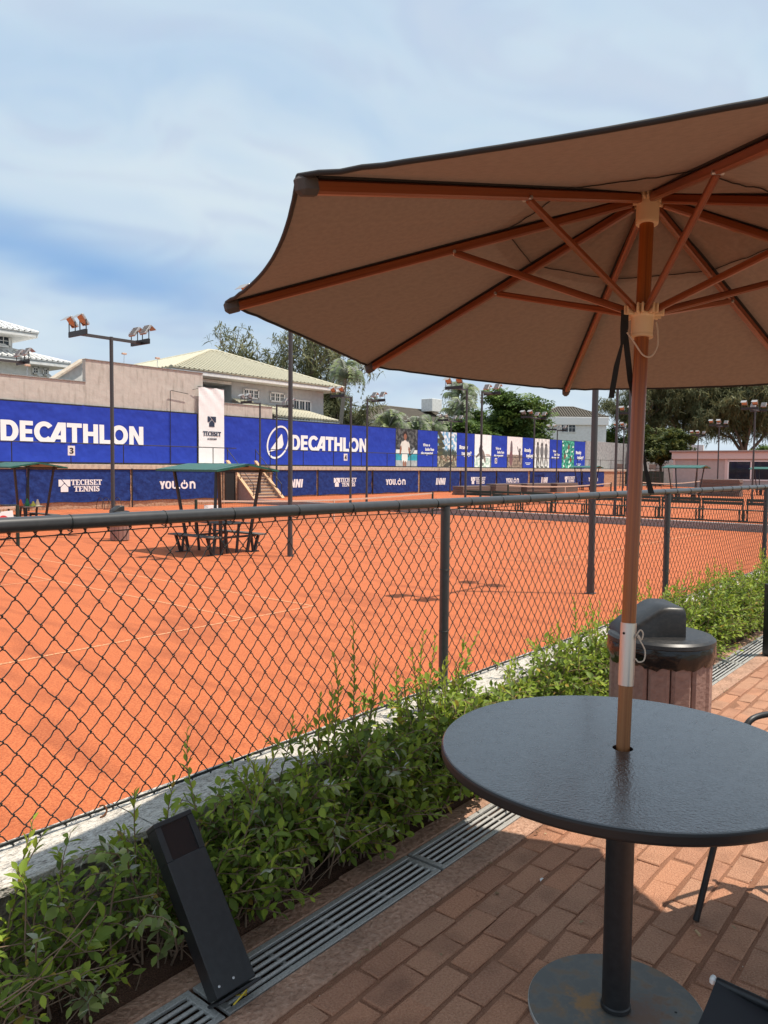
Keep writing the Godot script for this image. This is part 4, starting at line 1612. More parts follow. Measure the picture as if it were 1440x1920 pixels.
func light_pole(o: Node3D, sides: Array) -> void:
	var h := 5.81
	var mb := MB.new()
	mb.tube([Vector3.ZERO, Vector3(0, 0.45, 0), Vector3(0, 0.47, 0), Vector3(0, h, 0)], [0.066, 0.066, 0.056, 0.052], 18)
	part(o, "mast", mb, M.pole)
	mb = MB.new()
	mb.box(Vector3(0, 0.008, 0), Vector3(0.16, 0.016, 0.16), 0.003)
	part(o, "foot_plate", mb, M.pole)
	for s in sides:
		mb = MB.new()
		mb.box(Vector3(s * 0.50, h - 0.05, 0), Vector3(0.92, 0.085, 0.05), 0.004)
		part(o, "arm", mb, M.pole)
		mb = MB.new()
		mb.box(Vector3(s * 0.985, h - 0.03, -0.06), Vector3(0.05, 0.15, 0.95), 0.004)
		var bm := part(o, "crossbeam", mb, M.boxbeam)
		for z in [-0.36, 0.22]:
			lamp_head(bm, Vector3(s * 0.985, h + 0.045, z), s)

func build_poles() -> void:
	var both := {"12.3": [-1.0, 1.0]}
	var protos := {}
	var rows := [
		[12.3, COURT, "b", [[-5.69, "dark lamp post rising from the clay just right of the middle fence post"], [-13.45, "dark lamp post whose head hides behind the canopy's left tip"], [-20.35, "double-armed lamp post against the first large blue banner"], [-27.7, "lamp post at the left edge whose right floodlights show before the white house"]]],
		[30.2, COURT2, "l", [[-12.75, "single-armed lamp post right of the thick near post, top behind the canopy"], [-20.0, "single-armed lamp post with floodlights pointing left, before the second blue slogan panel"], [-27.2, "single-armed lamp post with floodlights pointing left, right of the second large lettering"], [-34.3, "single-armed lamp post with floodlights pointing left, above the staircase"]]],
		[31.5, COURT2, "r", [[-12.75, "single-armed lamp post hidden behind the umbrella pole"], [-20.0, "single-armed lamp post with floodlights pointing right, before the surfing photo panel"], [-27.2, "single-armed lamp post with floodlights pointing right, left of the tennis player panel"], [-34.3, "single-armed lamp post with floodlights pointing right, crossing the oval emblem"]]],
		[49.5, COURT2, "b", [[-12.4, "double-armed lamp post in front of the pink building's windows"], [-19.8, "double-armed lamp post partly behind the umbrella pole with floodlights before the trees"], [-27.0, "double-armed lamp post before the runners photo panel"], [-34.2, "double-armed lamp post before the park photo panel"]]],
		[66.0, COURT2, "b", [[-19.2, "double-armed lamp post in front of the pink building's blank wall"], [-27.2, "double-armed lamp post farther off behind the umbrella pole"], [-33.6, "small double-armed lamp post before the farthest slogan panels"]]],
		[83.0, COURT2, "b", [[-26.2, "smallest double-armed lamp post before the round dark tree"]]],
	]
	for r in rows:
		for q in r[3]:
			var at := Vector3(r[0], r[1], q[0])
			if r[0] < 20.0:
				at.x = {-5.69: 12.54, -13.45: 12.79, -20.35: 12.3, -27.7: 12.3}[q[0]]
			var o: Node3D
			if not protos.has(r[2]):
				o = thing("lamp_post", q[1], "lamp post", at, 0, "court lamp posts")
				light_pole(o, {"b": [-1.0, 1.0], "l": [-1.0], "r": [1.0]}[r[2]])
				protos[r[2]] = o
			else:
				o = dup(protos[r[2]], at, 0, q[1])
			if r[0] > 20.0:
				o.scale.y = 0.955

func tennis_net(label: String, x0: float, y: float, z: float) -> void:
	var L := 12.8
	var o := thing("tennis_net", label, "tennis net", Vector3(x0, y, z), 0, "tennis nets")
	for x in [0.0, L]:
		var mb := MB.new()
		mb.tube([Vector3(x, 0, 0), Vector3(x, 1.07, 0)], 0.045, 14)
		part(o, "post", mb, M.green_metal)
	var top := func(x: float) -> float: return 1.05 - 0.135 * sin(PI * x / L)
	var mb := MB.new()
	var m := 40
	for i in m:
		var xa := 0.05 + (L - 0.1) * i / m
		var xb := 0.05 + (L - 0.1) * (i + 1) / m
		var ya: float = top.call(xa)
		var yb: float = top.call(xb)
		for s in [-0.012, 0.012]:
			mb.quad_out(Vector3(xa, ya - 0.06, s), Vector3(xb, yb - 0.06, s), Vector3(xb, yb, s), Vector3(xa, ya, s), Vector3(0, 0, s))
		mb.quad_out(Vector3(xa, ya, -0.012), Vector3(xb, yb, -0.012), Vector3(xb, yb, 0.012), Vector3(xa, ya, 0.012), Vector3.UP)
	part(o, "top_band", mb, M.netband)
	mb = MB.new()
	var n := 170
	for i in n:
		var x := 0.06 + (L - 0.12) * i / (n - 1)
		mb.tube([Vector3(x, 0.03, 0), Vector3(x, top.call(x) - 0.06, 0)], 0.0022, 3, false)
	for j in 13:
		var pts := []
		for i in 21:
			var x := 0.06 + (L - 0.12) * i / 20
			pts.append(Vector3(x, 0.03 + (top.call(x) - 0.09) * j / 12.0, 0.001))
		mb.tube(pts, 0.0022, 3, false)
	part(o, "net_mesh", mb, M.net).set_meta("kind", "stuff")
	mb = MB.new()
	mb.box(Vector3(L * 0.5, 0.46, 0), Vector3(0.05, 0.92, 0.028))
	part(o, "centre_strap", mb, M.netband)

func net_sign(label: String, at: Vector3, tilt: float) -> void:
	var o := thing("notice_board", label, "sign", at, 0.0, "white notices on the nets")
	o.rotation = Vector3(-0.12, -0.25, tilt)
	var mb := MB.new()
	mb.box(Vector3(0, 0.26, 0), Vector3(0.50, 0.48, 0.012), 0.003)
	part(o, "panel", mb, M.white)
	mb = MB.new()
	mb.farc(0, 0.27, 0.13, 0.13, 0.075, 0.075, 0, 360, Transform3D(Basis.IDENTITY, Vector3(0, 0, 0.0085)), 28)
	mb.frect(-0.02, 0.25, 0.02, 0.29, Transform3D(Basis.IDENTITY, Vector3(0, 0, 0.0085)))
	part(o, "red_emblem", mb, M.red)

func shelter(o: Node3D) -> void:
	# picnic table along z under a small green gable roof
	var mb := MB.new()
	for k in 4:
		mb = MB.new()
		mb.box(Vector3(-0.27 + 0.18 * k, 0.745, 0), Vector3(0.172, 0.032, 1.65), 0.004)
		part(o, "table_board", mb, M.greywood)
	for s in [-1.0, 1.0]:
		for k in 2:
			mb = MB.new()
			mb.box(Vector3(s * (0.64 + 0.15 * k), 0.445, 0), Vector3(0.142, 0.034, 1.75), 0.004)
			part(o, "bench_board", mb, M.greywood)
		for z in [-0.62, 0.62]:
			mb = MB.new()
			mb.beam(Vector3(s * 0.80, 0.43, z), Vector3(s * 0.66, 0.02, z), 0.05, 0.07, Vector3(0, 0, 1))
			mb.beam(Vector3(s * 0.56, 0.43, z), Vector3(s * 0.62, 0.02, z), 0.05, 0.05, Vector3(0, 0, 1))
			mb.box(Vector3(s * 0.64, 0.012, z), Vector3(0.30, 0.024, 0.08))
			part(o, "bench_leg", mb, M.black)
			mb = MB.new()
			mb.beam(Vector3(s * 0.22, 0.73, z * 0.9), Vector3(s * 0.14, 0.0, z * 0.9), 0.05, 0.05, Vector3(0, 0, 1))
			part(o, "table_leg", mb, M.black)
			mb = MB.new()
			mb.beam(Vector3(s * 0.40, 0.0, z * 1.05), Vector3(s * 0.66, 2.07, z * 1.42), 0.06, 0.06, Vector3(0, 0, 1))
			part(o, "roof_post", mb, M.black)
	for z in [-0.56, 0.56]:
		mb = MB.new()
		mb.box(Vector3(0, 0.40, z), Vector3(1.5, 0.05, 0.05))
		part(o, "cross_bar", mb, M.black)
	for s in [-1.0, 1.0]:
		mb = MB.new()
		var rows := 7
		for k in rows:
			# ribbed sheet, each rib slightly proud
			var za := -1.2 + 2.4 * k / rows
			var a := Vector3(0, 2.205, za)
			var b := Vector3(s * 0.97, 2.055, za)
			var w := Vector3(0, 0, 2.4 / rows - 0.012)
			mb.quad_out(a, b, b + w, a + w, Vector3.UP)
			mb.quad_out(a - Vector3(0, 0.018, 0), b - Vector3(0, 0.018, 0), b + w - Vector3(0, 0.018, 0), a + w - Vector3(0, 0.018, 0), Vector3.DOWN)
			var w2 := Vector3(0, 0.008, 2.4 / rows)
			mb.quad_out(a + Vector3(0, 0.008, 2.4 / rows - 0.012), b + Vector3(0, 0.008, 2.4 / rows - 0.012), b + w2, a + w2, Vector3.UP)
		for z in [-1.2, 1.2]:
			mb.quad_out(Vector3(0, 2.205, z), Vector3(s * 0.97, 2.055, z), Vector3(s * 0.97, 2.005, z), Vector3(0, 2.155, z), Vector3(0, 0, z))
		mb.quad_out(Vector3(s * 0.97, 2.055, -1.2), Vector3(s * 0.97, 2.055, 1.2), Vector3(s * 0.97, 2.005, 1.2), Vector3(s * 0.97, 2.005, -1.2), Vector3(s, 0, 0))
		part(o, "roof_sheet", mb, M.green_roof)
	mb = MB.new()
	for z in [-0.88, 0.88]:
		mb.box(Vector3(0, 2.02, z), Vector3(1.5, 0.05, 0.05))
	mb.box(Vector3(0, 2.15, 0), Vector3(0.05, 0.06, 2.3))
	part(o, "roof_frame", mb, M.black)

func build_court_things() -> void:
	tennis_net("tennis net on the nearest left court ending by the first notice", -3.32, COURT, -20.25)
	tennis_net("tennis net across the middle court behind the picnic table", 15.15, COURT, -20.25)
	tennis_net("tennis net on the raised court beyond the low kerb wall", 34.5, COURT2, -20.25)
	tennis_net("farthest tennis net, low in front of the pink building", 52.5, COURT2, -20.25)
	net_sign("tilted white notice with a red ring at the far left net end", Vector3(9.12, COURT + 0.42, -20.18), 0.10)
	net_sign("white notice with a red ring on the middle court's net end", Vector3(15.72, COURT + 0.38, -20.18), -0.02)
	var s := thing("picnic_shelter", "picnic table under a green gable roof in front of the staircase", "picnic shelter", Vector3(12.25, COURT, -15.5), 0, "green-roofed picnic shelters")
	shelter(s)
	dup(s, Vector3(12.25, COURT, -25.8), 0, "green-roofed picnic table with training cones on it at the left edge")
	dup(s, Vector3(49.5, COURT2, -16.3), 0, "distant green-roofed picnic shelter left of the pink building")
	dup(s, Vector3(66.0, COURT2, -15.4), 0, "distant green-roofed picnic shelter before the pink building's windows")
	dup(s, Vector3(66.0, COURT2, -30.6), 0, "distant green-roofed picnic shelter at the end of the blue banners")
	# cones and ball gear left on the far table
	var cones := [[Vector3(11.98, 0, -25.35), Color(0.75, 0.13, 0.03), "orange training cone on the left picnic table", 0.22], [Vector3(12.22, 0, -25.4), Color(0.02, 0.22, 0.08), "green training cone on the left picnic table", 0.24], [Vector3(12.3, 0, -25.15), Color(0.55, 0.52, 0.08), "yellow training cone beside the green one on the picnic table", 0.16], [Vector3(12.42, 0, -25.1), Color(0.68, 0.60, 0.42), "cream training cone on the left picnic table", 0.22]]
	for c in cones:
		var at: Vector3 = c[0]
		at.y = COURT + 0.7615
		var o := thing("training_cone", c[2], "cone", at, 0, "cones on the picnic table")
		var mb := MB.new()
		mb.lathe(Vector3.ZERO, [Vector2(0.085, 0.012), Vector2(0.02, c[3]), Vector2(0.0, c[3])], 20)
		part(o, "cone_body", mb, sm(c[1].r, c[1].g, c[1].b, 0.6))
		mb = MB.new()
		mb.box(Vector3(0, 0.006, 0), Vector3(0.22, 0.012, 0.22), 0.004)
		part(o, "cone_base", mb, sm(c[1].r, c[1].g, c[1].b, 0.6))
	# hoops of the rack by the banner
	var rk := thing("hoop_rack", "thin dark hoop rack on the clay before the first low banner", "rack", Vector3(20.4, COURT, -34.1))
	for k in 4:
		var pts := []
		for i in 13:
			var a := PI * i / 12
			pts.append(Vector3(-0.45 + 0.3 * k + 0.02 * cos(a), 0.02 + 0.55 * sin(a), 0.33 * cos(a)))
		var mb := MB.new()
		mb.tube(pts, 0.014, 6)
		part(rk, "hoop", mb, M.boxbeam)
	for z in [-0.33, 0.33]:
		var mb := MB.new()
		mb.cyl(Vector3(-0.5, 0.014, z), Vector3(0.5, 0.014, z), 0.014, 6)
		part(rk, "base_tube", mb, M.boxbeam)
	# green benches along the kerb wall
	var proto: Node3D = null
	var zs := [-19.6, -18.05, -16.5, -14.9, -13.35, -11.8, -10.25, -8.7, -7.1]
	var bl := ["green metal bench on the kerb ledge, leftmost of the row", "green metal bench, second from the left on the kerb ledge", "green metal bench, third from the left on the kerb ledge", "green metal bench, fourth from the left on the kerb ledge", "green metal bench left of the umbrella pole on the kerb ledge", "green metal bench directly behind the umbrella pole", "green metal bench right of the umbrella pole on the kerb ledge", "green metal bench between the two right fence posts", "green metal bench, rightmost of the row on the kerb ledge"]
	for i in zs.size():
		var at := Vector3(30.35, COURT2, zs[i])
		if proto == null:
			proto = thing("park_bench", bl[0], "bench", at, 0, "green benches along the kerb")
			for e in [-0.72, 0.72]:
				var mb := MB.new()
				mb.box(Vector3(0.30, 0.41, e), Vector3(0.05, 0.82, 0.05), 0.004)
				part(proto, "back_post", mb, M.green_metal)
				mb = MB.new()
				mb.box(Vector3(-0.14, 0.21, e), Vector3(0.05, 0.42, 0.05), 0.004)
				part(proto, "front_leg", mb, M.green_metal)
				mb = MB.new()
				mb.box(Vector3(0.08, 0.03, e), Vector3(0.40, 0.04, 0.04))
				part(proto, "foot_bar", mb, M.green_metal)
			for k in 3:
				var mb := MB.new()
				mb.box(Vector3(-0.12 + 0.14 * k, 0.435, 0), Vector3(0.12, 0.03, 1.5), 0.004)
				part(proto, "seat_slat", mb, M.green_metal)
			for k in 2:
				var mb := MB.new()
				mb.box(Vector3(0.265, 0.67 + 0.13 * k, 0), Vector3(0.03, 0.11, 1.5), 0.004)
				part(proto, "back_slat", mb, M.green_metal)
			var mb := MB.new()
			mb.box(Vector3(-0.14, 0.03, 0), Vector3(0.04, 0.04, 1.4))
			part(proto, "floor_bar", mb, M.green_metal)
		else:
			dup(proto, at, 0, bl[i])
	# stacked boards on the raised court
	var st := [[Vector3(47.0, COURT2, -30.6), 0.0, 3.6, 5, "leftmost low stack of brown boards before the low banners"], [Vector3(50.8, COURT2, -30.2), 0.0, 3.7, 6, "second low stack of brown boards before the low banners"], [Vector3(54.8, COURT2, -29.8), 0.0, 3.8, 6, "third low stack of brown boards before the low banners"], [Vector3(58.9, COURT2, -29.4), 0.0, 3.8, 6, "rightmost low stack of brown boards before the low banners"], [Vector3(60.0, COURT2, -17.2), PI / 2, 2.8, 10, "taller stack of grey-brown boards in front of the pink wall"]]
	for q in st:
		var o := thing("board_stack", q[4], "board stack", q[0], q[1], "stacks of brown boards")
		for k in q[3]:
			var mb := MB.new()
			mb.box(Vector3(rng.randfn(0, 0.03), 0.06 + 0.125 * k, rng.randfn(0, 0.015)), Vector3(q[2], 0.108, 0.9), 0.01)
			part(o, "board", mb, M.boards)
	# umpire chairs
	var uc := thing("umpire_chair", "umpire's high chair left of the umbrella pole, before the grey wall", "umpire chair", Vector3(75.5, COURT2, -31.2), -0.6, "umpire chairs")
	for sx in [-1.0, 1.0]:
		for sz in [-1.0, 1.0]:
			var mb := MB.new()
			mb.beam(Vector3(sx * 0.55, 0, sz * 0.5), Vector3(sx * 0.36, 1.75, sz * 0.32), 0.05, 0.05, Vector3(0, 0, 1))
			part(uc, "leg", mb, M.boxbeam)
		for k in 4:
			var mb := MB.new()
			var y := 0.35 + 0.38 * k
			var w := 0.55 - 0.19 * y / 1.75
			mb.box(Vector3(0, y, sx * (0.5 - 0.18 * y / 1.75)), Vector3(w * 2.0, 0.035, 0.035))
			part(uc, "rung", mb, M.boxbeam)
	var mb := MB.new()
	mb.box(Vector3(0, 1.78, 0), Vector3(0.8, 0.05, 0.7), 0.01)
	part(uc, "seat", mb, M.boards)
	mb = MB.new()
	mb.box(Vector3(0, 2.2, -0.33), Vector3(0.8, 0.55, 0.04), 0.01)
	part(uc, "backrest", mb, M.boards)
	for sx in [-1.0, 1.0]:
		mb = MB.new()
		mb.box(Vector3(sx * 0.4, 2.05, 0), Vector3(0.05, 0.04, 0.7), 0.0)
		part(uc, "armrest", mb, M.boxbeam)
	dup(uc, Vector3(80.0, COURT2, -29.6), -0.6, "umpire's high chair right of the umbrella pole, farther off")

# ---------------------------------------------------------------- lettering
var text_cache := {}

func text_tris(s: String, serif: bool) -> Array:   # [triangles as PackedVector2Array, size]
	var key := s + ("~" if serif else "")
	if text_cache.has(key):
		return text_cache[key]
	var f := SystemFont.new()
	f.font_names = PackedStringArray(["Droid Serif" if serif else "Droid Sans"])
	f.font_weight = 700
	var t := TextMesh.new()
	t.font = f
	t.text = s
	t.font_size = 64
	t.pixel_size = 0.01
	t.depth = 0.02
	t.curve_step = 1.5
	var a := t.get_mesh_arrays()
	var v: PackedVector3Array = a[Mesh.ARRAY_VERTEX]
	var ix: PackedInt32Array = a[Mesh.ARRAY_INDEX] if a[Mesh.ARRAY_INDEX] != null else PackedInt32Array(range(v.size()))
	var out := PackedVector2Array()
	var lo := Vector2(1e9, 1e9)
	var hi := Vector2(-1e9, -1e9)
	for i in range(0, ix.size(), 3):
		if v[ix[i]].z > 0.005 and v[ix[i + 1]].z > 0.005 and v[ix[i + 2]].z > 0.005:
			for k in 3:
				var p := Vector2(v[ix[i + k]].x, v[ix[i + k]].y)
				out.append(p)
				lo = lo.min(p)
				hi = hi.max(p)
	for i in out.size():
		out[i] = (out[i] - lo) / (hi - lo)
	text_cache[key] = [out, hi - lo]
	return text_cache[key]

func drape(mb: MB, f: Callable, lift: float) -> MB:   # lay printed shapes on a slack sheet
	for i in mb.v.size():
		var p := mb.v[i]
		mb.v[i] = Vector3(p.x, p.y, f.call(p.x, p.y) + lift + p.z - 0.05)
	return mb

func print_text(mb: MB, s: String, serif: bool, x0: float, y0: float, w: float, h: float, xf: Transform3D, shear := 0.0) -> void:
	var q := text_tris(s, serif)
	var p: PackedVector2Array = q[0]
	# three passes a hair apart thicken the strokes
	var b := h * 0.045
	for pass_i in 3:
		for i in range(0, p.size(), 3):
			var c := []
			for k in 3:
				var e := p[i + k]
				c.append(xf * Vector3(x0 + b * (pass_i - 1) + e.x * w + shear * (e.y - 0.5) * h, y0 + e.y * h, 0.0025 * pass_i))
			mb.tri_out(c[0], c[1], c[2], xf.basis.z)

func big_letters(mb: MB, xf: Transform3D, h: float, width: float) -> void:
	# heavy sans capitals D E C A T H L O N, unit height, drawn stroke by stroke
	var g := []
	var x := 0.0
	var sx := width / 7.42
	var X := func(off: float) -> Transform3D: return xf * Transform3D(Basis(Vector3(sx, 0, 0), Vector3(0, h, 0), Vector3(0, 0, 1)), Vector3(off * sx, 0, 0))
	var t: Transform3D = X.call(0.0)   # D
	mb.frect(0, 0, 0.26, 1, t); mb.frect(0.26, 0, 0.40, 0.22, t); mb.frect(0.26, 0.78, 0.40, 1, t)
	mb.farc(0.40, 0.5, 0.42, 0.5, 0.15, 0.28, -90, 90, t)
	t = X.call(0.88)   # E
	mb.frect(0, 0, 0.26, 1, t); mb.frect(0.26, 0, 0.62, 0.21, t); mb.frect(0.26, 0.395, 0.58, 0.605, t); mb.frect(0.26, 0.79, 0.62, 1, t)
	t = X.call(1.55)   # C
	mb.farc(0.5, 0.5, 0.5, 0.515, 0.235, 0.285, 38, 318, t, 28)
	t = X.call(2.36)   # A leaning into C
	t.origin.z += 0.004
	mb.frect(0.50, 0, 0.76, 1, t)
	mb.f4(Vector2(-0.14, 0.0), Vector2(0.16, 0.0), Vector2(0.50, 0.62), Vector2(0.50, 1.0), t)
	mb.tri_out(t * Vector3(-0.14, 0.0, 0), t * Vector3(0.50, 1.0, 0), t * Vector3(0.36, 1.0, 0), t.basis.z)
	mb.f4(Vector2(0.2532, 0.17), Vector2(0.50, 0.17), Vector2(0.50, 0.36), Vector2(0.3574, 0.36), t)
	t = X.call(3.17)   # T
	mb.frect(0, 0.785, 0.78, 1, t); mb.frect(0.26, 0, 0.52, 0.785, t)
	t = X.call(4.01)   # H
	mb.frect(0, 0, 0.26, 1, t); mb.frect(0.55, 0, 0.81, 1, t); mb.frect(0.26, 0.39, 0.55, 0.61, t)
	t = X.call(4.89)   # L
	mb.frect(0, 0, 0.26, 1, t); mb.frect(0.26, 0, 0.60, 0.22, t)
	t = X.call(5.50)   # O
	mb.farc(0.5, 0.5, 0.5, 0.515, 0.235, 0.285, 0, 360, t, 36)
	t = X.call(6.57)   # N
	mb.frect(0, 0, 0.26, 1, t); mb.frect(0.58, 0, 0.84, 1, t)
	mb.f4(Vector2(0.26, 1.0), Vector2(0.26, 0.55), Vector2(0.58, 0.0), Vector2(0.58, 0.45), t)

func house_mark(mb: MB, xf: Transform3D, s: float) -> void:
	# the T-shaped mark: two wings split by a diagonal above a little gabled house
	var t := xf * Transform3D(Basis(Vector3(s, 0, 0), Vector3(0, s, 0), Vector3(0, 0, 1)), Vector3.ZERO)
	mb.f4(Vector2(0, 1), Vector2(0.22, 1), Vector2(0.47, 0.72), Vector2(0.20, 0.45), t)
	mb.f4(Vector2(0, 1), Vector2(0.20, 0.45), Vector2(0.0, 0.45), Vector2(0.0, 0.5), t)
	mb.f4(Vector2(0.30, 1), Vector2(1, 1), Vector2(1, 0.45), Vector2(0.80, 0.45), t)
	mb.f4(Vector2(0.18, 0.36), Vector2(0.18, 0), Vector2(0.82, 0), Vector2(0.82, 0.36), t)
	mb.f4(Vector2(0.18, 0.36), Vector2(0.82, 0.36), Vector2(0.54, 0.64), Vector2(0.46, 0.64), t)

# ---------------------------------------------------------------- banners and walls
func low_banner(x0: float, x1: float, kind: String, label: String) -> void:
	var o := thing("court_banner", label, "banner", Vector3(x0, -0.32, -34.95), 0, "low navy banners along the court")
	var w := x1 - x0 - 0.08
	var h := 1.56
	var mb := MB.new()
	var nx := 44
	var ny := 14
	var f := noise(int(x0 * 10), 0.55, 3)
	var zf := func(X: float, Y: float) -> float:
		var e := minf(minf(X, w - X) * 0.8, 1.0)
		var fold := 0.022 * sin((X + Y * 0.9) * 9.0) * exp(-X * 1.6 - Y * 0.5) + 0.022 * sin((w - X + Y * 0.9) * 9.0) * exp(-(w - X) * 1.6 - Y * 0.5)
		return 0.018 * f.get_noise_2d(X * 1.2 + x0, Y) * e + fold
	var P := func(i: int, j: int) -> Vector3:
		var X := 0.04 + w * i / nx
		var Y := h * j / float(ny)
		var drop := 0.02 * sin(X * 2.4 + x0) * (1.0 - Y / h) - (0.012 * sin(PI * X / w) if j == ny else 0.0)
		return Vector3(X, Y + drop, zf.call(X, Y))
	for i in nx:
		for j in ny:
			mb.quad(P.call(i, j), P.call(i + 1, j), P.call(i + 1, j + 1), P.call(i, j + 1))
	part(o, "sheet", mb, M.blue_low)
	mb = MB.new()
	for j in [0, ny]:
		var pts := []
		for i in nx + 1:
			pts.append(P.call(i, j) + Vector3(0, 0, -0.004))
		mb.tube(pts, 0.012, 5)
	part(o, "hem", mb, M.boxbeam)
	var t := Transform3D(Basis.IDENTITY, Vector3(0, 0, 0.05))
	mb = MB.new()
	var c := w * 0.5
	match kind:
		"tech":
			house_mark(mb, t * Transform3D(Basis.IDENTITY, Vector3(c - 1.15, 0.50, 0)), 0.58)
			print_text(mb, "TECHSET", true, c - 0.53, 0.81, 1.58, 0.27, t)
			print_text(mb, "TENNIS", true, c - 0.38, 0.50, 1.30, 0.27, t)
		"you":
			print_text(mb, "YOU.", false, c - 1.15, 0.55, 1.25, 0.42, t)
			part(o, "wordmark", drape(mb, zf, 0.014), M.print_white)
			mb = MB.new()
			mb.farc(c + 0.40, 0.74, 0.235, 0.20, 0.135, 0.105, 115, 425, t, 26)
			mb.frect(c + 0.355, 0.80, c + 0.445, 1.02, t)
			part(o, "power_symbol", drape(mb, zf, 0.014), M.print_white)
			mb = MB.new()
			mb.frect(c + 0.74, 0.55, c + 0.85, 0.80, t)
			mb.farc(c + 0.93, 0.76, 0.19, 0.20, 0.08, 0.09, 0, 180, t, 16)
			mb.frect(c + 0.74, 0.74, c + 0.85, 0.94, t)
			mb.frect(c + 1.01, 0.55, c + 1.12, 0.76, t)
		"inni":
			var k := 0.14
			var xs := 0.0
			for g in ["I", "N", "N", "I"]:
				var xa := c - 0.62 + xs
				var gl := Transform3D(Basis(Vector3(1, 0, 0), Vector3(0.16, 1, 0), Vector3(0, 0, 1)), Vector3(xa, 0.50, 0.05))
				mb.frect(0, 0, k, 0.52, gl)
				if g == "N":
					mb.frect(0.27, 0, 0.27 + k, 0.52, gl)
					mb.f4(Vector2(k, 0.52), Vector2(k, 0.26), Vector2(0.27, 0.0), Vector2(0.27, 0.26), gl)
					xs += 0.455
				else:
					xs += 0.185
	part(o, "lettering", drape(mb, zf, 0.014), M.print_white)

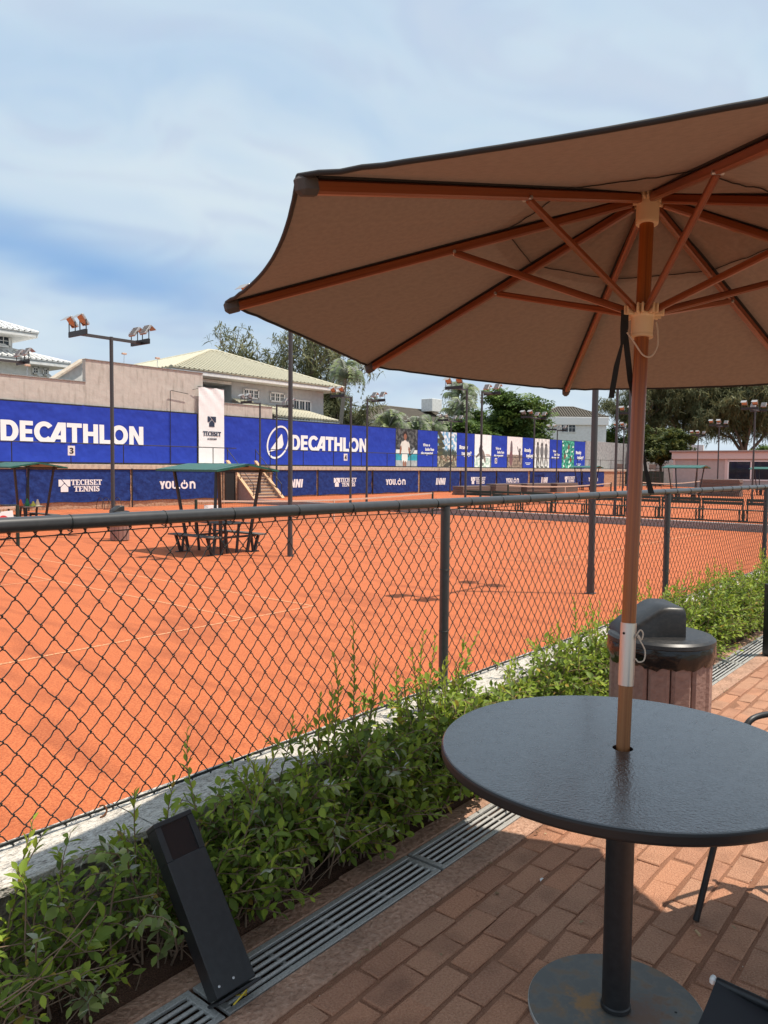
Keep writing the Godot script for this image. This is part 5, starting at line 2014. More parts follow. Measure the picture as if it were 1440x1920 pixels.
func build_terrace() -> void:
	# wall under the terrace, the terrace slab, the tall boundary wall behind
	var w := thing("terrace_wall", "clay-stained retaining wall carrying the terrace behind the low banners", "wall")
	var mb := MB.new()
	mb.box(Vector3(17.0, 0.30, -35.15), Vector3(24.2, 1.94, 0.3))
	mb.box(Vector3(58.6, 0.30, -35.15), Vector3(54.0, 1.94, 0.3))
	part(w, "wall_body", mb, M.stucco_low)
	var t := struct("terrace")
	mb = MB.new()
	mb.box(Vector3(17.0, 1.385, -36.0), Vector3(24.3, 0.23, 2.2), 0.01)
	mb.box(Vector3(58.6, 1.385, -36.0), Vector3(54.1, 0.23, 2.2), 0.01)
	mb.box(Vector3(30.35, 1.385, -36.55), Vector3(2.38, 0.228, 1.1), 0.01)
	part(t, "terrace_slab", mb, M.terrace)
	var b := thing("boundary_wall", "tall stepped mauve plaster wall above the first blue banner", "wall")
	for q in [[5.0, 20.9, 5.66], [20.9, 28.2, 6.82], [28.2, 33.6, 5.22], [33.6, 79.4, 4.42]]:
		mb = MB.new()
		mb.box(Vector3((q[0] + q[1]) * 0.5, q[2] * 0.5, -37.15), Vector3(q[1] - q[0] - 0.002, q[2], 0.3))
		part(b, "wall_section", mb, M.stucco)
		mb = MB.new()
		mb.box(Vector3((q[0] + q[1]) * 0.5, q[2] + 0.02, -37.14), Vector3(q[1] - q[0] - 0.002, 0.045, 0.36), 0.006)
		part(b, "wall_cap", mb, M.concrete)
	# broken gable corner of the low annex behind the wall step
	var an := thing("annex_roof", "white gable end peeping over the wall step beside the lamp post", "roof")
	mb = MB.new()
	mb.prism(PackedVector2Array([Vector2(18.2, 4.5), Vector2(21.6, 4.5), Vector2(21.6, 6.85), Vector2(21.35, 6.85)]), 0.4, Transform3D(Basis.IDENTITY, Vector3(0, 0, -38.6)))
	part(an, "gable_wall", mb, M.housewhite)
	mb = MB.new()
	mb.beam(Vector3(18.0, 4.55, -38.3), Vector3(21.5, 6.98, -38.3), 0.7, 0.10, Vector3.UP)
	part(an, "verge", mb, M.terrace)
	var g := thing("concrete_wall", "plain grey concrete wall continuing beyond the last blue panel", "wall")
	mb = MB.new()
	mb.box(Vector3(90.2, 2.0, -37.15), Vector3(21.4, 5.2, 0.3), 0.01)
	part(g, "wall_body", mb, M.greywall)
	for q in [[Vector3(23.15, 6.86, -37.1), "small sensor on a thin rod on the tall wall section, left one"], [Vector3(25.2, 6.86, -37.1), "small sensor on a thin rod on the tall wall section, right one"], [Vector3(17.95, 5.70, -37.1), "small sensor on a thin rod on the low wall section at left"]]:
		var o := thing("wall_sensor", q[1], "sensor", q[0], 0, "sensors on the boundary wall")
		mb = MB.new()
		mb.cyl(Vector3(0, 0, 0), Vector3(0.02, 0.48, 0), 0.013, 6)
		part(o, "rod", mb, M.galv)
		mb = MB.new()
		mb.box(Vector3(0.02, 0.52, 0), Vector3(0.26, 0.09, 0.12), 0.01)
		part(o, "sensor_head", mb, M.netband)
	var ab := thing("conduit_pipe", "thin dark conduit bent up the wall left of the white banner", "pipe", Vector3(25.86, 1.5, -36.84))
	mb = MB.new()
	mb.tube([Vector3(0, 0, 0), Vector3(0, 4.12, 0), Vector3(0.06, 4.16, 0), Vector3(1.2, 4.05, 0)], 0.018, 6)
	part(ab, "tube", mb, M.boxbeam)

	# railing along the terrace edge
	var r := thing("terrace_railing", "thin dark railing along the terrace edge in front of the large banners", "railing")
	var runs := [[5.0, 29.05], [31.65, 85.0]]
	for q in runs:
		mb = MB.new()
		mb.cyl(Vector3(q[0], 2.50, -35.05), Vector3(q[1], 2.50, -35.05), 0.024, 8)
		part(r, "top_rail", mb, M.boxbeam)
		mb = MB.new()
		mb.box(Vector3((q[0] + q[1]) * 0.5, 1.56, -35.05), Vector3(q[1] - q[0], 0.05, 0.02))
		part(r, "bottom_rail", mb, M.boxbeam)
		var x: float = q[0] + 0.02
		if q[0] < 20.0:
			x = 5.0
		while x <= q[1] + 0.01:
			mb = MB.new()
			mb.cyl(Vector3(x, 1.5, -35.05), Vector3(x, 2.5, -35.05), 0.024, 8)
			part(r, "post", mb, M.boxbeam)
			x += 2.8 if q[0] < 20.0 else 2.78
	for s in [[19.0, "3", "three"], [38.35, "4", "four"], [57.5, "5", "five"]]:
		var o := thing("court_number_sign", "small white plate with black number %s on the terrace railing" % s[2], "number sign", Vector3(s[0], 1.98, -35.0), 0, "court number plates")
		mb = MB.new()
		mb.box(Vector3(0, 0.16, 0), Vector3(0.36, 0.46, 0.012), 0.003)
		part(o, "plate", mb, M.white)
		mb = MB.new()
		print_text(mb, s[1], false, -0.09, 0.02, 0.18, 0.28, Transform3D(Basis.IDENTITY, Vector3(0, 0, 0.012)))
		part(o, "digit", mb, M.print_black)

	# staircase cut through the terrace edge
	var st := thing("staircase", "stone staircase with sloping parapets up to the terrace between the banners", "staircase", Vector3(30.35, COURT, -33.8))
	var n := 12
	var rise := 2.16 / n
	var run := 0.19
	for k in n:
		mb = MB.new()
		mb.box(Vector3(0, rise * (k + 0.5), -run * (k + 0.5)), Vector3(2.0, rise, run + 0.001))
		part(st, "riser_block", mb, M.mauve)
		mb = MB.new()
		mb.box(Vector3(0, rise * (k + 1) + 0.015, -run * (k + 0.5) + 0.012), Vector3(1.998, 0.03, run + 0.03), 0.005)
		part(st, "tread", mb, M.stonestep)
		if k > 0:
			mb = MB.new()
			mb.box(Vector3(0, rise * k * 0.5, -run * (k + 0.5)), Vector3(1.99, rise * k - 0.002, run))
			part(st, "fill_block", mb, M.mauve)
	for s in [-1.0, 1.0]:
		mb = MB.new()
		var poly := PackedVector2Array([Vector2(0.12, 0), Vector2(0.12, 0.24), Vector2(-2.3, 2.42), Vector2(-2.3, 0)])
		mb.prism(poly, 0.16, Transform3D(Basis(Vector3(0, 0, 1), Vector3(0, 1, 0), Vector3(-1, 0, 0)), Vector3(s * 1.085 + 0.08, 0, 0)))
		var pa := part(st, "parapet", mb, M.mauve)
		mb = MB.new()
		mb.beam(Vector3(s * 1.085, 0.265, 0.16), Vector3(s * 1.085, 2.46, -2.32), 0.24, 0.06, Vector3.UP, 0.008)
		part(pa, "parapet_cap", mb, M.stonestep)
		mb = MB.new()
		mb.tube([Vector3(s * 1.085, 3.16, -2.35), Vector3(s * 1.085, 1.10, 0.0)], 0.022, 8)
		mb.cyl(Vector3(s * 1.085, 0.35, 0.0), Vector3(s * 1.085, 1.10, 0.0), 0.022, 8)
		mb.cyl(Vector3(s * 1.085, 1.36, -1.1), Vector3(s * 1.085, 2.06, -1.1), 0.022, 8)
		mb.cyl(Vector3(s * 1.085, 2.4, -2.3), Vector3(s * 1.085, 3.16, -2.3), 0.022, 8)
		part(st, "handrail", mb, M.boxbeam)
	var dr := thing("service_door", "narrow dark service door left of the staircase", "door", Vector3(28.55, COURT, -34.985))
	mb = MB.new()
	mb.box(Vector3(0, 0.95, 0), Vector3(0.62, 1.9, 0.03), 0.004)
	part(dr, "door_leaf", mb, M.darkopen)
	for s in [-1.0, 1.0]:
		mb = MB.new()
		mb.box(Vector3(s * 0.345, 0.97, 0.01), Vector3(0.06, 1.94, 0.06))
		part(dr, "door_jamb", mb, M.boxbeam)

	# low banners with posts between
	low_banner(10.9, 16.85, "inni", "leftmost low navy banner behind the cone table")
	low_banner(16.85, 22.15, "tech", "low navy banner with white house mark, first from the left")
	low_banner(22.2, 27.85, "you", "low navy banner with rounded white lettering left of the staircase")
	low_banner(31.75, 35.6, "inni", "low navy banner with slanted white letters right of the staircase")
	low_banner(35.65, 41.05, "tech", "low navy banner with white house mark below number plate 4")
	low_banner(41.07, 46.4, "you", "low navy banner with rounded white lettering below the tennis player")
	low_banner(46.6, 51.95, "inni", "low navy banner with slanted white letters below the park photo")
	low_banner(52.0, 57.5, "tech", "low navy banner with white house mark below the surfing photo")
	low_banner(57.55, 63.1, "you", "low navy banner with rounded white lettering above the board stacks")
	low_banner(63.45, 68.95, "inni", "low navy banner with slanted white letters in the far distance")
	low_banner(69.0, 74.25, "tech", "low navy banner with white house mark, farthest of its kind")
	low_banner(74.3, 79.8, "you", "farthest low navy banner, crossed by the thick near lamp post")
	var bp: Node3D = null
	var bx := [16.85, 22.17, 27.95, 35.62, 41.06, 46.5, 52.0, 57.52, 63.28, 69.0, 74.28]
	var bn := ["right of the cone table", "just right of the left lamp post", "beside the service door", "right of the first slanted letters", "below number plate four's right side", "below the tennis player panel", "below the park photo panel", "below the surfing photo panel", "below the beach photo panel", "below the running figures panel", "below the green water panel"]
	for bi in bx.size():
		var x: float = bx[bi]
		var lab: String = "thin dark banner post " + bn[bi]
		if bp == null:
			bp = thing("banner_post", lab, "post", Vector3(x, COURT, -34.88), 0, "posts between the low banners")
			mb = MB.new()
			mb.cyl(Vector3(0, 0, 0), Vector3(0, 1.96, 0), 0.035, 10)
			part(bp, "tube", mb, M.boxbeam)
		else:
			dup(bp, Vector3(x, COURT, -34.88), 0, lab)

	# large banners on the boundary wall
	var Z := -36.92
	big_banner(5.0, 27.72, "huge blue banner with giant white capitals behind the left lamp post", 16.54)
	big_banner(29.62, 46.07, "huge blue banner with oval emblem and giant white capitals right of the staircase", 35.12)
	var wb := thing("hanging_banner", "tall white hanging banner with dark house mark between the blue banners", "banner", Vector3(27.75, 1.62, -36.80))
	mb = MB.new()
	var f := noise(501, 0.8, 3)
	var wz := func(X: float, Y: float) -> float: return 0.014 * f.get_noise_2d(X * 1.5, Y * 0.6) + 0.016 * sin((X + Y) * 7.0) * exp((Y - 4.4) * 1.2)
	for i in 16:
		for j in 40:
			var q := []
			for e in [[0, 0], [1, 0], [1, 1], [0, 1]]:
				var X: float = 1.84 * (i + e[0]) / 16.0
				var Y: float = 4.40 * (j + e[1]) / 40.0
				q.append(Vector3(X, Y, wz.call(X, Y)))
			mb.quad(q[0], q[1], q[2], q[3])
	part(wb, "sheet", mb, M.whitebanner)
	mb = MB.new()
	for y in [0.0, 4.4]:
		mb.cyl(Vector3(-0.04, y, -0.01), Vector3(1.88, y, -0.01), 0.022, 8)
	mb.cyl(Vector3(-0.02, 4.3, -0.02), Vector3(-0.35, 4.2, -0.10), 0.015, 6)
	part(wb, "hanging_rod", mb, M.boxbeam)
	mb = MB.new()
	var xf := Transform3D(Basis.IDENTITY, Vector3(0, 0, 0.05))
	house_mark(mb, xf * Transform3D(Basis.IDENTITY, Vector3(0.63, 2.14, 0)), 0.60)
	print_text(mb, "TECHSET", true, 0.30, 1.60, 1.28, 0.27, xf)
	print_text(mb, "ACADEMY", false, 0.60, 1.38, 0.70, 0.10, xf)
	part(wb, "lettering", drape(mb, wz, 0.014), M.print_navy)

	# row of slogan and photo panels
	var xs := [46.09, 48.83, 51.54, 54.32, 57.06, 59.81, 62.56, 65.4, 67.81, 70.88, 73.61, 76.45, 79.15]
	var kinds := ["player", "viva", "park", "ready", "surf", "viva", "beach", "ready2", "run", "viva", "water", "ready2"]
	var labs := ["photo panel of a tennis player in white holding a racket", "blue slogan panel right of the tennis player", "photo panel of pine trees under a cloudy sky", "blue question panel left of the surfing photo", "pale photo panel of a surfer in motion", "blue slogan panel right of the surfing photo", "pale photo panel of a board and figure on a beach", "blue question panel right of the beach photo", "photo panel of grey running figures", "blue slogan panel right of the running figures", "green photo panel of swimmers in water", "farthest blue question panel at the end of the row"]
	for k in 12:
		var x0: float = xs[k]
		var wd: float = xs[k + 1] - x0 - 0.03
		var o := thing("wall_panel", labs[k], "banner panel", Vector3(x0, 1.57, Z), 0, "slogan and photo panels on the boundary wall")
		mb = MB.new()
		mb.quad(Vector3(0, 0, 0.012), Vector3(wd, 0, 0.012), Vector3(wd, 2.9, 0.012), Vector3(0, 2.9, 0.012), true)
		var kd: String = kinds[k]
		if kd.begins_with("viva") or kd.begins_with("ready"):
			part(o, "sheet", mb, M.blue)
			mb = MB.new()
			xf = Transform3D(Basis.IDENTITY, Vector3(0, 0, 0.024))
			if kd == "viva":
				print_text(mb, "Viva o", false, 0.72, 1.62, 0.90, 0.24, xf)
				print_text(mb, "lado fun", false, 1.02, 1.27, 1.16, 0.25, xf)
				print_text(mb, "do esporte!", false, 0.48, 0.90, 1.55, 0.30, xf)
			else:
				print_text(mb, "Ready", false, 0.40, 1.42, 1.25, 0.46, xf)
				print_text(mb, "to", false, 0.72, 1.02, 0.34, 0.28, xf)
				print_text(mb, "play?", false, 1.10, 0.88, 1.12, 0.48, xf)
				if kd == "ready2":
					mb.frect(0.55, 0.44, 1.65, 0.50, xf)
					mb.frect(0.75, 0.30, 1.45, 0.35, xf)
			part(o, "lettering", mb, M.print_white)
		else:
			part(o, "photo_print", mb, img_mat(photo(kd), 0.6))
		mb = MB.new()
		for e in [[0.0, 0.0, wd, 0.0], [0.0, 2.9, wd, 2.9], [0.0, 0.0, 0.0, 2.9]]:
			mb.beam(Vector3(e[0], e[1], 0.0), Vector3(e[2], e[3], 0.0), 0.03, 0.03, Vector3(0, 0, 1))
		part(o, "frame", mb, M.boxbeam)

func big_banner(x0: float, x1: float, label: String, text_x: float) -> void:
	var o := thing("wall_banner", label, "banner", Vector3(x0, 1.57, -36.92))
	var w := x1 - x0
	var h := 2.9
	var mb := MB.new()
	var nx := int(w * 3.0)
	var P := func(i: int, j: int) -> Vector3:
		var X := w * i / nx
		var Y := h * j / 10.0
		# seams between sheets pucker a little
		var s := fposmod(X, 2.42) - 1.21
		var z := 0.010 * exp(-pow(s / 0.12, 2.0)) * sin(Y * 16.0)
		return Vector3(X, Y, 0.02 + z)
	for i in nx:
		for j in 10:
			mb.quad(P.call(i, j), P.call(i + 1, j), P.call(i + 1, j + 1), P.call(i, j + 1))
	part(o, "sheet", mb, M.blue)
	mb = MB.new()
	for y in [0.0, h]:
		mb.box(Vector3(w * 0.5, y, 0.0), Vector3(w, 0.06, 0.05))
	for x in [0.0, w]:
		mb.box(Vector3(x, h * 0.5, 0.0), Vector3(0.05, h, 0.05))
	part(o, "frame", mb, M.boxbeam)
	mb = MB.new()
	var xf := Transform3D(Basis.IDENTITY, Vector3(text_x - x0, 0.98, 0.042))
	big_letters(mb, xf, 1.0, 7.62)
	part(o, "lettering", mb, M.print_white)
	# tilted oval with a peak inside
	mb = MB.new()
	var c := Transform3D(Basis(Vector3(0, 0, 1), -0.62), Vector3(text_x - x0 - 1.12, 1.46, 0.042))
	var n := 48
	for k in n:
		var a := TAU * k / n
		var b := TAU * (k + 1) / n
		var ro := Vector2(0.86, 1.16)
		var th := 0.12
		mb.f4(Vector2(ro.x * cos(a), ro.y * sin(a)), Vector2(ro.x * cos(b), ro.y * sin(b)), Vector2((ro.x - th) * cos(b), (ro.y - th) * sin(b)), Vector2((ro.x - th) * cos(a), (ro.y - th) * sin(a)), c)
	xf = Transform3D(Basis.IDENTITY, Vector3(text_x - x0 - 1.95, 0.95, 0.043))
	mb.f4(Vector2(0.0, -0.15), Vector2(0.62, 0.0), Vector2(1.18, 0.98), Vector2(1.12, 1.06), xf)
	mb.f4(Vector2(0.62, 0.0), Vector2(1.15, 0.15), Vector2(1.30, 0.38), Vector2(1.18, 0.98), xf)
	part(o, "oval_emblem", mb, M.print_white)

# ---------------------------------------------------------------- printed pictures
func blob(im: Image, cx: float, cy: float, rx: float, ry: float, c: Color, ang := 0.0) -> void:
	var r := maxf(rx, ry)
	for y in range(maxi(0, int(cy - r)), mini(im.get_height(), int(cy + r) + 1)):
		for x in range(maxi(0, int(cx - r)), mini(im.get_width(), int(cx + r) + 1)):
			var d := Vector2(x + 0.5 - cx, y + 0.5 - cy).rotated(-ang)
			if pow(d.x / rx, 2.0) + pow(d.y / ry, 2.0) < 1.0:
				im.set_pixel(x, y, c)

func photo(kind: String) -> Image:
	var w := 128
	var h := 148
	var im := Image.create(w, h, false, Image.FORMAT_RGB8)
	var f := noise(hash(kind) % 1000, 0.05, 4)
	var put := func(y0: int, y1: int, a: Color, b: Color, amt: float):
		for y in range(y0, y1):
			for x in w:
				im.set_pixel(x, y, a.lerp(b, clampf(0.5 + f.get_noise_2d(x, y) * amt, 0.0, 1.0)))
	match kind:
		"player":
			put.call(0, 82, Color8(40, 44, 46), Color8(96, 98, 98), 2.0)
			put.call(82, 98, Color8(214, 214, 210), Color8(238, 238, 236), 1.0)
			put.call(98, 124, Color8(38, 140, 160), Color8(58, 164, 184), 1.0)
			put.call(124, h, Color8(150, 154, 158), Color8(178, 180, 182), 1.0)
			var skin := Color8(148, 98, 78)
			blob(im, 55, 24, 13, 15, Color8(42, 30, 28)); blob(im, 55, 31, 9, 12, skin)
			blob(im, 55, 46, 5, 8, skin)
			blob(im, 54, 72, 20, 27, Color8(226, 222, 214)); blob(im, 36, 64, 8, 15, Color8(220, 216, 208), 0.3); blob(im, 74, 64, 8, 15, Color8(220, 216, 208), -0.3)
			blob(im, 28, 86, 5, 20, skin, 0.15); blob(im, 80, 88, 5, 18, skin, -0.2)
			blob(im, 98, 86, 9, 22, Color8(60, 62, 66), 0.75); blob(im, 98, 86, 6, 18, Color8(150, 160, 164), 0.75)
			blob(im, 72, 110, 2, 18, Color8(40, 42, 46), 0.75)
			blob(im, 47, 112, 12, 20, Color8(232, 230, 226)); blob(im, 60, 112, 11, 20, Color8(228, 226, 222))
			blob(im, 47, 138, 5, 14, skin); blob(im, 58, 140, 5, 14, skin)
		"park":
			put.call(0, 96, Color8(118, 170, 208), Color8(232, 238, 242), 2.4)
			put.call(86, h, Color8(96, 88, 72), Color8(182, 172, 150), 2.4)
			for k in 16:
				blob(im, 10 + (k % 5) * 5.0, 6 + k * 6.0, 12 + k * 0.8, 7, Color8(58 + k % 4 * 10, 62 + k % 4 * 9, 56))
			for k in 9:
				blob(im, 40 + k * 10.0, 84 + (k % 3) * 4.0, 5, 15, Color8(62, 74, 66))
			blob(im, 70, 138, 34, 9, Color8(64, 62, 56), -0.3)
			for k in 8:
				blob(im, 30 + k * 13.0, 106 + (k * 7) % 20, 6, 4, Color8(124, 86, 70))
		"surf":
			put.call(0, h, Color8(236, 240, 240), Color8(252, 252, 250), 1.0)
			put.call(104, h, Color8(176, 200, 188), Color8(240, 242, 236), 2.6)
			blob(im, 50, 56, 11, 12, Color8(58, 52, 54)); blob(im, 52, 84, 17, 30, Color8(84, 82, 88), -0.4); blob(im, 30, 92, 5, 24, Color8(112, 104, 100), 1.0)
			blob(im, 74, 100, 8, 30, Color8(126, 112, 106), -0.35); blob(im, 60, 134, 12, 7, Color8(108, 118, 110)); blob(im, 104, 92, 20, 5, Color8(198, 176, 168), 0.1)
		"beach":
			put.call(0, 96, Color8(232, 226, 226), Color8(248, 244, 242), 1.0)
			put.call(86, h, Color8(112, 94, 84), Color8(164, 144, 130), 2.0)
			blob(im, 36, 62, 10, 42, Color8(112, 96, 100)); blob(im, 34, 104, 14, 36, Color8(122, 84, 88)); blob(im, 108, 62, 7, 8, Color8(72, 62, 62)); blob(im, 106, 88, 8, 30, Color8(84, 70, 72)); blob(im, 92, 60, 3, 16, Color8(84, 70, 72), -0.4)
		"run":
			put.call(0, h, Color8(206, 206, 204), Color8(244, 244, 242), 1.6)
			for k in 3:
				var x := 26.0 + k * 36.0
				blob(im, x, 28 + k * 3, 9, 11, Color8(76, 74, 74)); blob(im, x, 64, 15, 30, Color8(112, 112, 114)); blob(im, x - 7, 112, 5, 34, Color8(84, 82, 82), 0.12); blob(im, x + 9, 108, 5, 32, Color8(96, 94, 94), -0.2)
				blob(im, x + 2, 143, 14, 4, Color8(90, 90, 88))
		"water":
			put.call(0, h, Color8(18, 110, 92), Color8(86, 182, 154), 2.4)
			for k in 16:
				var x := fposmod(k * 37.0, 118.0) + 5
				var y := fposmod(k * 53.0, 134.0) + 8
				blob(im, x, y, 7 + k % 4, 4 + k % 3, Color8(226, 238, 230), k)
			for q in [[30, 84], [92, 100], [70, 34]]:
				blob(im, q[0], q[1], 10, 14, Color8(128, 78, 66)); blob(im, q[0], q[1] - 12, 6, 6, Color8(56, 44, 42))
	return im

# ---------------------------------------------------------------- houses
func roof_plane(mb: MB, a: Vector3, b: Vector3, c: Vector3, d: Vector3, rows: int) -> void:
	# a-b eave, d-c ridge; overlapping courses, each lifted at its lower edge
	var nn := (b - a).cross(d - a).normalized()
	if nn.y < 0:
		nn = -nn
	for k in rows:
		var t0 := float(k) / rows
		var t1 := float(k + 1) / rows
		var p0 := a.lerp(d, t0) + nn * 0.07
		var p1 := b.lerp(c, t0) + nn * 0.07
		var p2 := b.lerp(c, t1) + nn * 0.01
		var p3 := a.lerp(d, t1) + nn * 0.01
		mb.quad_out(p0, p1, p2, p3, nn)
		mb.quad_out(p0, p1, p1 - nn * 0.08, p0 - nn * 0.08, -nn + Vector3(0, 0.2, 0))

func tile_ribs(mb: MB, a: Vector3, b: Vector3, c: Vector3, d: Vector3, step: float) -> void:
	# rounded cover tiles running down the slope
	var L := (b - a).length()
	var n := int(L / step)
	var nn := (b - a).cross(d - a).normalized()
	if nn.y < 0:
		nn = -nn
	for k in n:
		var t := (k + 0.5) / n
		var p := a.lerp(b, t)
		var q := d.lerp(c, t)
		# stop at the hip lines
		mb.tube([p + nn * 0.05, q + nn * 0.03], step * 0.24, 5, false)

func hip_roof(o: Node3D, x0: float, x1: float, z0: float, z1: float, y: float, apex: Vector3, apex2: Vector3, mat: Material, called := "roof") -> void:
	var mb := MB.new()
	var A := Vector3(x0, y, z1)
	var B := Vector3(x1, y, z1)
	var C := Vector3(x1, y, z0)
	var D := Vector3(x0, y, z0)
	roof_plane(mb, A, B, apex2, apex, 18)
	roof_plane(mb, B, C, apex2, apex2, 18)
	roof_plane(mb, C, D, apex, apex2, 18)
	roof_plane(mb, D, A, apex, apex, 18)
	var r := part(o, called, mb, mat)
	mb = MB.new()
	# cover tiles: lines from eave up to the hip
	for pl in [[A, B, apex2, apex], [D, A, apex, apex], [B, C, apex2, apex2]]:
		var a: Vector3 = pl[0]
		var b: Vector3 = pl[1]
		var n := int((b - a).length() / 0.36)
		for k in n:
			var t := (k + 0.5) / n
			var p := a.lerp(b, t)
			var top1: Vector3 = pl[3]
			var top2: Vector3 = pl[2]
			var along := (b - a).normalized()
			var s1 := (top1 - a).dot(along) / (b - a).length()
			var s2 := (top2 - a).dot(along) / (b - a).length()
			var q: Vector3
			if t < s1:
				q = a.lerp(top1, t / maxf(s1, 0.001))
			elif t > s2:
				q = b.lerp(top2, (1.0 - t) / maxf(1.0 - s2, 0.001))
			else:
				q = top1.lerp(top2, (t - s1) / maxf(s2 - s1, 0.001))
			if (q - p).length() > 0.2:
				mb.tube([p + Vector3(0, 0.07, 0), q + Vector3(0, 0.06, 0)], 0.08, 5, false)
	part(r, "cover_tiles", mb, mat).set_meta("kind", "stuff")
	mb = MB.new()
	for e in [[A, apex], [B, apex2], [C, apex2], [D, apex]]:
		mb.tube([e[0] + Vector3(0, 0.08, 0), e[1] + Vector3(0, 0.10, 0)], 0.11, 6)
	if (apex2 - apex).length() > 0.2:
		mb.tube([apex + Vector3(0, 0.1, 0), apex2 + Vector3(0, 0.1, 0)], 0.11, 6)
	part(r, "hip_tiles", mb, mat)
	mb = MB.new()
	mb.box(Vector3((x0 + x1) * 0.5, y - 0.14, (z0 + z1) * 0.5), Vector3(x1 - x0 - 0.06, 0.24, z1 - z0 - 0.06), 0.02)
	part(r, "fascia", mb, M.housewhite)

func casement(o: Node3D, at: Vector3, w: float, h: float, leaves: int, turn := 0.0, depth_in := 0.0) -> void:
	var xf := Transform3D(Basis(Vector3.UP, turn), at)
	var mb := MB.new()
	mb.box(xf * Vector3(0, h * 0.5, 0.01), Vector3(w, h, 0.03), 0.0, xf.basis)
	var wn := part(o, "window", mb, M.window)
	var fr := 0.10
	for q in [[0.0, fr * 0.5, w + 0.16, fr], [0.0, h - fr * 0.5, w + 0.16, fr], [-w * 0.5, h * 0.5, fr, h - 0.02], [w * 0.5, h * 0.5, fr, h - 0.02]]:
		mb = MB.new()
		mb.box(xf * Vector3(q[0], q[1], 0.045), Vector3(q[2], q[3], 0.05), 0.0, xf.basis)
		part(wn, "frame", mb, M.white)
	for k in leaves - 1:
		mb = MB.new()
		mb.box(xf * Vector3(-w * 0.5 + w * (k + 1) / leaves, h * 0.5, 0.04), Vector3(0.13, h - 0.12, 0.04), 0.0, xf.basis)
		part(wn, "mullion", mb, M.white)
	mb = MB.new()
	for k in leaves:
		var cx := -w * 0.5 + w * (k + 0.5) / leaves
		mb.box(xf * Vector3(cx, h * 0.5, 0.035), Vector3(0.035, h - 0.14, 0.03), 0.0, xf.basis)
		mb.box(xf * Vector3(cx, h * 0.52, 0.0355), Vector3(w / leaves - 0.12, 0.035, 0.03), 0.0, xf.basis)
	part(wn, "glazing_bars", mb, M.white)

